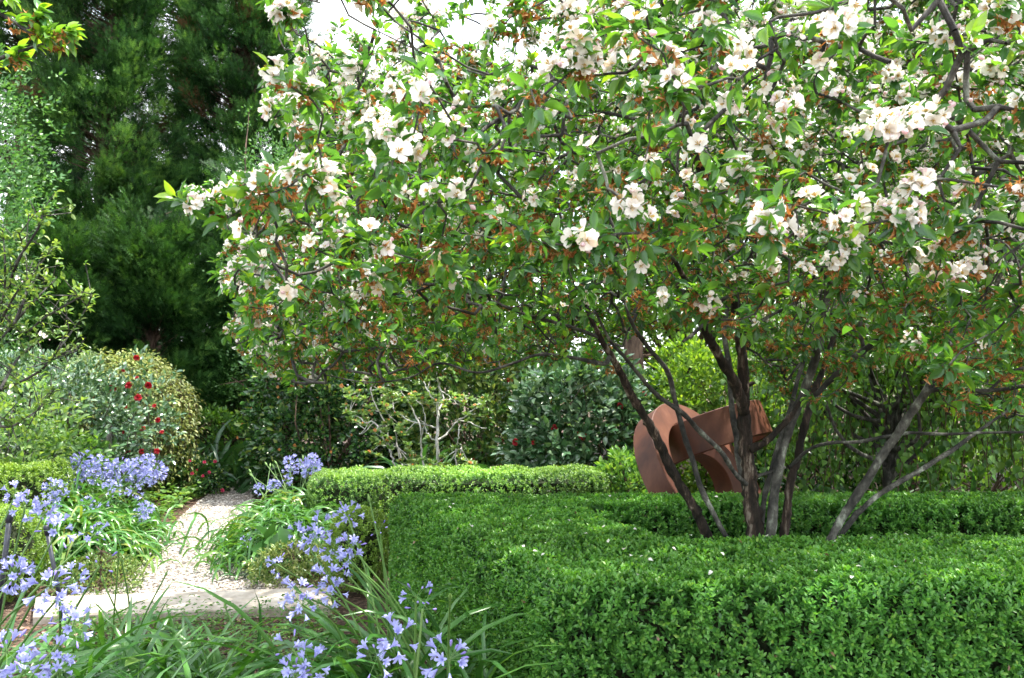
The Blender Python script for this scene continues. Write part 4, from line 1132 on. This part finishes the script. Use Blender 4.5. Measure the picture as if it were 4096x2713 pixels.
# branch of another crabapple reaching in at the top corner
t = thing('crabapple_tree', 'crabapple whose bare-tipped branch with orange withered flowers reaches into the top corner', 'tree')
m, lf = MB(), MB()
ends = []
for b_ in [[(-500, 600, 3.6), (-200, 350, 3.4), (0, 235, 3.3), (100, 200, 3.3), (180, 175, 3.3), (265, 165, 3.3)], [(-500, 600, 3.6), (-250, 150, 3.3), (-50, 50, 3.2), (40, 80, 3.2), (110, 125, 3.2), (180, 145, 3.2), (270, 130, 3.2)], [(-200, 350, 3.4), (-60, 290, 3.35), (30, 265, 3.35), (70, 235, 3.3)], [(110, 125, 3.2), (145, 90, 3.2), (150, 50, 3.2)], [(-50, 50, 3.2), (0, 10, 3.2), (30, -30, 3.2)]]:
    C = interp([at(*q_) for q_ in b_], 6); m.tube(C, np.linspace(.012, .003, len(C)), 6); ends.append(C[len(C) // 3:])
root = at(-500, 600, 3.6)
m.tube(interp([(root[0] - .35, 3.9, 0), (root[0] - .25, 3.8, 1.0), root + np.array([-.05, 0, -.2]), root], 6), np.linspace(.05, .013, 19), 9)
E = np.concatenate(ends)
E = E[R.integers(0, len(E), 34)]
E = np.concatenate([E, [at(268, 165, 3.3), at(275, 130, 3.2), at(200, 150, 3.2), at(150, 45, 3.2)]])
for k in range(5):
    d = unit(rdir(len(E)) + np.array([.7, -.1, .2]))
    lf.scatter(APPLE_LEAF, E, d, rdir(len(E)) * .5 + np.array([0, -.3, 1]), R.uniform(.045, .075, len(E)), np.clip(R.normal(.8, .2, len(E)), 0, 1))
obj('foliage', lf, M['apple'], t); obj('limb', m, M['bark_grey'], t)
for j, k in enumerate(R.choice(len(E), 16, replace=False)):
    place(wm[j % len(wm)], 'withered_cluster', E[k], unit(np.array([.1, 0, 1.]) + R.normal(0, .3, 3)), 1.1, t)

# ---- silver-stemmed small tree
t = thing('silver_stemmed_tree', 'small bare-branched tree with silvery stems and tufts of leaves and orange buds', 'tree')
YS = 9.15
sb = [([(1752, 2080), (1752, 1890), (1750, 1760), (1752, 1640), (1757, 1560), (1750, 1500), (1752, 1440)], 16), ([(1752, 1760), (1800, 1720), (1835, 1680), (1880, 1660), (1905, 1655)], 9), ([(1835, 1680), (1870, 1690), (1945, 1715)], 6), ([(1870, 1660), (1900, 1630), (1930, 1600)], 6),
      ([(1752, 1720), (1710, 1700), (1660, 1690), (1600, 1660), (1560, 1620)], 7), ([(1750, 1640), (1735, 1600), (1710, 1560), (1690, 1520), (1650, 1490)], 7), ([(1757, 1640), (1772, 1600), (1770, 1560)], 7), ([(1752, 1770), (1710, 1740), (1690, 1690), (1660, 1660)], 6),
      ([(1705, 2080), (1700, 1900), (1685, 1800), (1682, 1720), (1650, 1640), (1610, 1570), (1560, 1520)], 10), ([(1682, 1760), (1700, 1690), (1690, 1620)], 6), ([(1600, 2080), (1585, 1890), (1560, 1810), (1530, 1740), (1500, 1690), (1460, 1690), (1420, 1660), (1385, 1640)], 9), ([(1560, 1810), (1540, 1700), (1500, 1620), (1480, 1560)], 7),
      ([(1610, 2080), (1610, 1880), (1590, 1790), (1575, 1700), (1540, 1640)], 8), ([(1822, 2080), (1822, 1900), (1825, 1800), (1833, 1750), (1840, 1700)], 8), ([(1832, 1770), (1848, 1790), (1835, 1800)], 4), ([(1500, 1690), (1440, 1740), (1480, 1690)], 4), ([(1750, 1500), (1790, 1470), (1820, 1440)], 5), ([(1757, 1560), (1800, 1590), (1830, 1620)], 5)]
m, lf = MB(), MB()
tp = []
for b_, w in sb:
    C = interp([at(a, b, YS + R.uniform(-.12, .12)) for a, b in b_], 5)
    if b_[0][1] > 2000: C[0, 2] = 0
    C[1:] += R.normal(0, .006, C[1:].shape)
    m.tube(C, np.linspace(w, max(w * .35, 3), len(C)) / FPX * YS / 2, 7)
    tp += [C[-1], C[-3], C[len(C) // 2]]
tp = np.array(tp)
tuft = np.array([at(a, b, YS + R.uniform(-.2, .2)) for a, b in
    [(1385, 1625), (1410, 1600), (1440, 1570), (1480, 1540), (1520, 1560), (1560, 1530), (1600, 1510), (1640, 1490), (1680, 1500), (1720, 1520), (1760, 1430), (1800, 1450), (1820, 1600), (1790, 1610), (1740, 1610), (1690, 1600), (1650, 1590), (1610, 1600), (1570, 1600), (1530, 1620),
     (1490, 1640), (1450, 1650), (1420, 1690), (1470, 1700), (1500, 1730), (1540, 1700), (1580, 1660), (1600, 1700), (1560, 1760), (1520, 1780), (1610, 1740), (1640, 1830), (1600, 1850), (1720, 1870), (1840, 1830), (1880, 1860), (1930, 1600), (1900, 1630), (1860, 1720), (1560, 1470), (1500, 1500), (1460, 1520), (1780, 1880), (1660, 1880), (1850, 1590)]])
near_ = np.array([tp[np.argmin(np.linalg.norm(tp - q_, axis=1))] for q_ in tuft])
m.tubes4(near_, tuft, .006, .003)
tuft2 = tuft + R.normal(0, .06, tuft.shape); m.tubes4(tuft, tuft2, .003, .002)
tall = np.concatenate([tuft, tuft2])
tall = np.concatenate([tall, tuft + R.normal(0, .09, tuft.shape), tuft + R.normal(0, .08, tuft.shape)])
for k in range(16):
    a = R.uniform(0, 6.283, len(tall))
    d = np.c_[np.cos(a), np.sin(a), R.uniform(-.2, 1.3, len(a))]
    lf.scatter(CAMELLIA_LEAF, tall, d, np.tile([0, -.7, .7], (len(a), 1)) + R.normal(0, .6, (len(a), 3)), R.uniform(.04, .075, len(a)), np.clip(R.normal(.62, .25, len(a)), 0, 1), wid=.8)
obj('foliage', lf, M['pale_leaf'], t); obj('trunk', m, M['bark_white'], t)
for j, q_ in enumerate(tall[:78]):
    place(ORANGE, 'flower_bud', q_ + np.array([0, -.01, .02]), unit(np.array([0, -.3, 1.]) + R.normal(0, .3, 3)), R.uniform(.014, .026), t)

# ---- rusted steel sculpture
def band(m, c, axis, ro, ri, w, a0, a1, n=64, ref=(0, 0, 1), taper=0.):
    ax = unit(np.array(axis, float)); v = np.array(ref, float); v = unit(v - ax * (v @ ax)); u = np.cross(v, ax)
    an = np.linspace(math.radians(a0), math.radians(a1), n)
    k = np.linspace(1, 1 - taper, n)[:, None]
    e = u * np.sin(an)[:, None] + v * np.cos(an)[:, None]
    c = np.array(c, float); bev = .006
    ring = [c + e * ro + ax * (w / 2 - bev) * k, c + e * (ro - bev) + ax * w / 2 * k, c + e * (ri + bev) + ax * w / 2 * k, c + e * ri + ax * (w / 2 - bev) * k,
            c + e * ri - ax * (w / 2 - bev) * k, c + e * (ri + bev) - ax * w / 2 * k, c + e * (ro - bev) - ax * w / 2 * k, c + e * ro - ax * (w / 2 - bev) * k]
    # duplicate rows per face so that edges stay crisp
    for j in range(8):
        A, B = ring[j], ring[(j + 1) % 8]
        V = np.concatenate([A, B]); i_ = np.arange(n - 1)
        m.add(V, [np.stack([i_, i_ + 1, i_ + 1 + n, i_ + n], -1)])
    for i_ in (0, n - 1):
        V = np.array([r_[i_] for r_ in ring]); m.add(V, [np.arange(8)[None] if i_ else np.arange(8)[None, ::-1]])
scu = thing('steel_sculpture', 'rust-brown steel sculpture of interlocking curved bands behind the tree stems', 'sculpture')
m = MB(); band(m, (1.68, 7.50, .66), (.64, -.52, .56), .76, .55, .22, -175, 178); obj('ring_band', m, M['rust'], scu)
m = MB(); band(m, (1.82, 7.80, 1.04), (-.30, .24, .92), .52, .45, .31, -80, 172); obj('ring_band', m, M['rust'], scu)
m = MB(); band(m, (1.55, 7.4, .55), (.45, -.88, .15), .53, .36, .24, 8, 170); obj('ring_band', m, M['rust'], scu)

# ------------------------------------------------------------------ agapanthus
def floret(rg, open_=1.0):
    """trumpet along +Z, length 1"""
    out = []
    for i in range(6):
        a = 6.283 * i / 6 + rg.normal(0, .06)
        f = open_ * rg.uniform(.8, 1.15)
        rows = [(.05, .04, 0), (.10, .09, .3), (.19 + .1 * f, .15, .62), (.28 + .42 * f, .14, .88 - .05 * f), (.34 + .55 * f, .04, .93 - .16 * f)]
        V, F = petal_grid(rows, -.15, a)
        out.append((V, F, np.clip(.45 + rg.normal(0, .15), 0, 1), 0))
    return out
def umbel(seed, n, budfrac, R0=.06, fl=.042, wide=1.0):
    rg = np.random.default_rng(seed); m = MB()
    for i in range(n):
        u = (i + .5) / n
        th = math.acos(1 - 1.5 * u) * wide; ph = i * 2.39996 + rg.normal(0, .3)
        d = np.array([math.sin(th) * math.cos(ph), math.sin(th) * math.sin(ph), math.cos(th)])
        L = R0 * rg.uniform(.7, 1.15)
        e = d * L + np.array([0, 0, -.008 * u]); d2 = unit(d + np.array([0, 0, -.25 * u]))
        m.tubes4([np.zeros(3), d * L * .5], [d * L * .5, e], .0012, .0012, .4, 2)
        if rg.random() < budfrac:
            s = fl * rg.uniform(.45, .85)
            m.tube([e, e + d2 * s * .4, e + d2 * s * .75, e + d2 * s], [.0018, .0045, .0055, .001], 6, np.clip(rg.normal(.45, .2), 0, 1), 1)
        else:
            put(m, floret(rg, rg.uniform(.15, .85)), e, d2, fl * rg.uniform(.8, 1.1), rg.uniform(0, 6))
    m.tube([np.array([0, 0, -.012]), np.zeros(3), np.array([0, 0, .006])], [.004, .006, .003], 6, .5, 2)
    return m.mesh('flower_head', [M['agap'], M['agap_bud'], M['green_stalk']])
UMB = [umbel(1, 13, .4), umbel(2, 10, .45), umbel(3, 18, .35), umbel(4, 8, .5, .065), umbel(5, 40, .35, .055, .034), umbel(6, 24, .6, .055, .034)]
UMB_SPARSE = [umbel(7, 7, .55, .07), umbel(8, 5, .6, .07)]
FAR = [umbel(9, 21, .3, .06, .046), umbel(10, 18, .3, .06, .046)]
def budhead():
    m = MB(); m.tube([(0, 0, 0), (0, 0, .015), (0, 0, .035), (0, 0, .055), (0, 0, .07)], [.003, .010, .012, .006, .001], 7, .9, 0)
    return m.mesh('flower_head', [M['green_stalk']])
BUD = budhead()
def agapanthus(label, base, nl, L, w, seed, heads, group='agapanthus clumps', spread=.12, bias=None, mat='strap', lean=(.15, 1.2), droop=1.3, bow=.12, var=(.2, .9), r=.0045, heap=0.):
    """heads: (point, mesh, scale, tilt)"""
    t = thing('agapanthus_plant', label, 'plant', group)
    m = MB(); strap_leaves(m, base, nl, L, w, seed, spread=spread, bias=bias, lean=lean, droop=droop, var=var, heap=heap)
    obj('leaf_clump', m, M[mat], t)
    rg = np.random.default_rng(seed + 100)
    for (p, me, sc_, *b2) in heads:
        p = np.asarray(p, float)
        b = np.array(b2[0], float) if b2 else np.array([base[0] + rg.normal(0, spread * .6), base[1] + rg.normal(0, spread * .6), .02])
        mid_ = b * .5 + p * .5 + np.array([0, 0, np.linalg.norm(p - b) * bow * rg.uniform(.6, 1.4)])
        C = interp([b, mid_, p], 7)
        sm = MB(); sm.tube(C, np.linspace(r * 1.25, r * .8, len(C)), 6, rg.uniform(.1, .8))
        s_ = obj('flower_stem', sm, M['green_stalk'], t)
        z = unit(unit(C[-1] - C[-2]) + rg.normal(0, .15, 3))
        o = place(me, 'flower_head', p, z, sc_ * (.72 if p[1] < 5 else .95), s_)
    return t
def H(lst, meshes, rg=np.random.default_rng(5)):
    out = []
    for j, (px_, py_, Y_, s_) in enumerate(lst):
        out.append((at(px_, py_, Y_), meshes[j % len(meshes)], s_))
    return out

# near clump against the big hedge
agapanthus('lush agapanthus with many pale blue heads leaning out by the big dark hedge corner', (-.38, 3.75), 320, .9, .026, 1,
    H([(1391, 2065, 3.7, 1.), (1282, 2110, 3.7, 1.05), (1200, 2140, 3.7, .9), (1262, 2160, 3.6, 1.05), (1408, 2190, 3.5, 1.), (1330, 2200, 3.5, .95), (1400, 2240, 3.4, .9), (1318, 2310, 3.3, 1.05), (1190, 2368, 3.2, 1.), (1336, 2370, 3.2, .95), (1110, 2260, 3.5, .75), (1210, 2420, 3.1, .9)], [UMB[0], UMB[1], UMB[3], UMB[0]]) +
    H([(1664, 2386, 3.0, .9), (1520, 2120, 3.6, .8)], UMB_SPARSE) + H([(1800, 2400, 2.8, .9), (1480, 2010, 3.8, .8)], [BUD]), spread=.17, bias=math.pi * 1.02, lean=(.1, .95), droop=1.7)
agapanthus('agapanthus with loose blue-violet trumpets close by, at the foot of the big dark hedge', (-.30, 2.75), 250, .85, .027, 2,
    H([(1587, 2565, 2.45, 1.1), (1796, 2640, 2.35, 1.05), (1510, 2630, 2.4, .9)], [UMB[1], UMB[0], UMB[3]]) + H([(1173, 2600, 2.6, .9), (1690, 2440, 2.6, .9)], UMB_SPARSE), spread=.16, bias=math.pi * 1.0, lean=(.1, 1.0), droop=1.6)
agapanthus('agapanthus with one drooping blue head over the leaf litter beside the hedge', (-.62, 2.8), 100, .75, .025, 3,
    H([(1240, 2665, 2.6, 1.05), (1180, 2700, 2.55, .9)], [UMB[1], UMB[0]]), spread=.1, bias=math.pi * .95, lean=(.1, 1.0), droop=1.5)
# near clumps on the other side
agapanthus('tall agapanthus with large blue heads leaning in over the path side', (-2.1, 3.2), 310, .9, .026, 4,
    H([(100, 2030, 3.3, .95), (60, 1985, 3.4, .9), (227, 2125, 3.2, 1.), (175, 2060, 3.4, .9), (55, 2300, 2.9, 1.05), (200, 2345, 2.75, 1.15), (291, 2320, 2.9, .9), (240, 2410, 2.75, .85)], [UMB[0], UMB[1], UMB[3], UMB[2], UMB[4]]) +
    H([(373, 2141, 3.2, .8), (395, 2270, 3.0, 1.0)], UMB_SPARSE) + H([(120, 2430, 2.8, 1.1)], [BUD]), spread=.22, bias=.1, lean=(.1, 1.0), droop=1.7)
agapanthus('agapanthus with blue heads low in the corner of the bed', (-1.85, 2.55), 200, .85, .027, 5,
    H([(291, 2505, 2.7, .95), (214, 2625, 2.5, .95), (27, 2610, 2.5, 1.1), (95, 2690, 2.4, 1.0), (230, 2690, 2.5, .7)], [UMB[3], UMB[1], UMB[0], UMB[0]]), spread=.18, bias=.3, lean=(.1, 1.0), droop=1.6)
# leafy clumps without open flowers
def bare(label, base, n, L, seed, heads=(), **kw):
    return agapanthus(label, base, int(n * 1.3), L * .92, .026, seed, list(heads), lean=kw.pop('lean', (.05, .85)), droop=kw.pop('droop', 1.2), spread=kw.pop('spread', .12), **kw)
bare('flowerless agapanthus clump with three tall green bud stalks before the stone edging', (xw(520, 4.45), 4.45), 80, .55, 6, H([(415, 2335, 4.4, .9), (475, 2230, 4.35, .9), (487, 2250, 4.3, .8), (658, 2310, 4.4, .8)], [BUD]))
bare('broad flowerless agapanthus clump in the middle of the near bed', (xw(560, 3.6), 3.6), 90, .72, 7)
bare('flowerless agapanthus clump with dark leaves by the brown leaf litter', (xw(880, 3.95), 3.95), 100, .62, 8, H([(905, 2440, 3.9, .7)], [BUD]))
bare('low flowerless agapanthus clump at the bottom beside the litter', (xw(800, 3.0), 3.0), 80, .85, 9)
# clump left of the path
far_heads = [(270, 1880), (300, 1850), (330, 1840), (365, 1860), (400, 1850), (345, 1895), (300, 1915), (420, 1890), (455, 1880), (480, 1860), (520, 1870), (560, 1850), (590, 1845), (620, 1870), (575, 1900), (540, 1905), (600, 1910), (500, 1905), (440, 1915), (635, 1890), (380, 1905), (555, 1880)]
lo_heads = [(215, 1950), (250, 1960), (235, 1990), (460, 1960), (440, 1945), (350, 2020), (540, 1965), (410, 2030), (580, 2040), (560, 2060)]
hd_ = H([(a, b, 8.3 + R.uniform(-.25, .25), R.uniform(.85, 1.1)) for a, b in far_heads], FAR) + H([(a, b, 7.4 + R.uniform(-.2, .2), R.uniform(.7, .95)) for a, b in lo_heads], [FAR[0], UMB[1], FAR[1], UMB[3]])
agapanthus('big sunlit agapanthus crowned with massed pale blue heads by the gravel', (xw(300, 7.9), 7.9), 1000, .58, .024, 10, hd_, spread=.34, lean=(.02, .7), droop=2.8, var=(.4, 1), bow=.02, heap=.42)
agapanthus('agapanthus with arching leaves spilling to the gravel below the massed blue heads', (xw(310, 7.15), 7.15), 1300, .50, .024, 11, H([(390, 2110, 6.7, .6), (170, 2010, 7, .8)], UMB), spread=.23, lean=(.02, .7), droop=3.0, var=(.4, 1), heap=.36)
# clump right of the path
hd_ = H([(1165, 1855, 8.5, 1.05), (1160, 1880, 8.45, .9), (1252, 1845, 8.4, 1.05), (1235, 1880, 8.35, 1.1), (1255, 1870, 8.3, .9), (1095, 1942, 8.0, .8), (1035, 1955, 8.0, .6), (1150, 1925, 8.1, .6)], [FAR[0], FAR[1], UMB[4]])
hd_ += H([(a, b, 8.5, .85) for a, b in [(1068, 1862), (1080, 1868), (1098, 1875), (1108, 1858), (1200, 1850), (1212, 1840), (1222, 1855), (1004, 1890), (1008, 1905)]], [BUD])
agapanthus('sunlit agapanthus mound with few pale heads and bud stalks, between path and hedge', (xw(1200, 8.0), 8.0), 1300, .52, .024, 12, hd_, spread=.27, lean=(.02, .7), droop=2.8, var=(.4, 1), bow=.03, heap=.38)
agapanthus('agapanthus mound with curtain of drooping leaves over the gravel edge', (xw(1180, 7.35), 7.35), 1300, .46, .023, 13, H([(985, 2170, 6.9, .7), (1010, 2135, 6.95, .6)], UMB_SPARSE), spread=.22, lean=(.02, .7), droop=3.0, var=(.3, .95), heap=.34)

# ---- low plants along the path
def pg(pts): return gp(pts)
mb = carpet(pg([(560, 2260), (640, 2160), (720, 2060), (810, 1995), (860, 1955), (840, 1915), (700, 1900), (560, 1960), (520, 2120), (480, 2260)]), 4200, .04, .30, HEART_LEAF, (.05, .085), (.1, 1), M['ground_leaf'], 'x')
setting(obj('heart_leaf_groundcover', mb, M['ground_leaf']), 'stuff')
mb = carpet(pg([(300, 2470), (330, 2500), (1250, 2460), (1350, 2440), (1350, 2700), (200, 2713), (200, 2480)]), 5200, .02, .16, SMALL_LEAF, (.02, .04), (0, .8), M['ground_leaf'], 'x', .5)
setting(obj('creeping_groundcover', mb, M['ground_leaf']), 'stuff')
shrub('low_shrub', 'small spreading shrublet at the stone edging below the arching agapanthus leaves', 'shrub', (xw(420, 6.35), 6.35, .1), (.3, .28, .17), 220, 9, .028, M['mound'], SMALL_LEAF, .05, (0, .7), r0=.008, seed=40, zmin=.01)
shrub('low_shrub', 'low rounded shrublet with cream-edged leaves by the gravel and the stone edging', 'shrub', (xw(1180, 6.6), 6.6, .12), (.33, .26, .19), 280, 10, .03, M['mound'], SMALL_LEAF, .05, (0, 1), r0=.008, seed=41, zmin=.01)
t, C, O = shrub('azalea_bush', 'low azalea with magenta-red flowers at the bend of the path', 'shrub', (xw(790, 11.4), 11.4, .22), (.40, .35, .28), 190, 9, .045, M['cam_dark'], clump=.07, seed=42, var=(.2, 1), r0=.01, zmin=.02)
for px_, py_ in [(760, 1845), (818, 1850), (860, 1848), (790, 1880), (836, 1890), (770, 1895), (890, 1962), (812, 1905)]:
    place(PINK, 'flower', at(px_, py_, 11.0), unit(np.array([0, -.6, .5]) + R.normal(0, .4, 3)), R.uniform(.016, .03), t)
shrub('hosta_plant', 'broad-leaved hosta under the curtain of agapanthus leaves at the gravel edge', 'plant', (xw(1110, 6.85), 6.85, .16), (.15, .12, .14), 26, 1, .15, M['strap_dark'], HEART_LEAF, .02, (.5, 1), r0=.006, branches=8, seed=43)
strap_plant('leaf_tuft', 'sprawling tuft with dark seed heads lying at the gravel edge', 'plant', (xw(960, 6.75), 6.75), 14, .2, .012, 44, mat='strap_dark', lean=(.5, 1.4), spread=.04)
# broad-leaved weed in the near bed
m = MB(); c = np.array([xw(545, 3.3), 3.3, .33])
P = c + R.normal(0, .12, (16, 3)) * np.array([1, .7, .5]); a = R.uniform(0, 6.28, 16)
m.scatter(HEART_LEAF, P, np.c_[np.cos(a), np.sin(a), R.normal(.1, .3, 16)], np.tile([0, -.3, 1.], (16, 1)), R.uniform(.07, .11, 16), R.uniform(.7, 1, 16))
m.tubes4(np.tile([c[0], c[1], 0.], (16, 1)), P, .003, .002, .5)
tag(obj('broadleaf_weed', m, M['ground_leaf']), 'bright green broad-leaved seedling among the strap leaves of the near bed', 'plant')

# ---- irrigation pipes
def pipe(px0, py0, px1, py1, Y0, Y1, r, label, collar=True):
    t = thing('irrigation_pipe', label, 'pipe')
    a, b = at(px0, py0, Y0), at(px1, py1, Y1)
    a = b + (a - b) * ((b[2] + .02) / max(b[2] - a[2], 1e-3)); d = unit(b - a)
    m = MB(); m.tube([a, b], r, 10, cap=True); obj('riser', m, M['pipe'], t)
    if collar:
        m = MB(); m.tube([b - d * .05, b - d * .049, b - d * .002, b + d * .012, b + d * .014], [r * 1.02, r * 1.35, r * 1.35, r * 1.2, r * .8], 10, cap=True); obj('nozzle', m, M['pipe'], t)
pipe(28, 2160, 40, 2058, 5.2, 5.2, .016, 'short black upright irrigation pipe in front of the yellow-green box ball')
pipe(215, 2265, 185, 2110, 5.4, 5.4, .013, 'slanting black irrigation pipe beside the arching agapanthus leaves')
pipe(1890, 1900, 1890, 1876, 9.0, 9.0, .012, 'small black irrigation pipe poking above the low sunlit hedge')
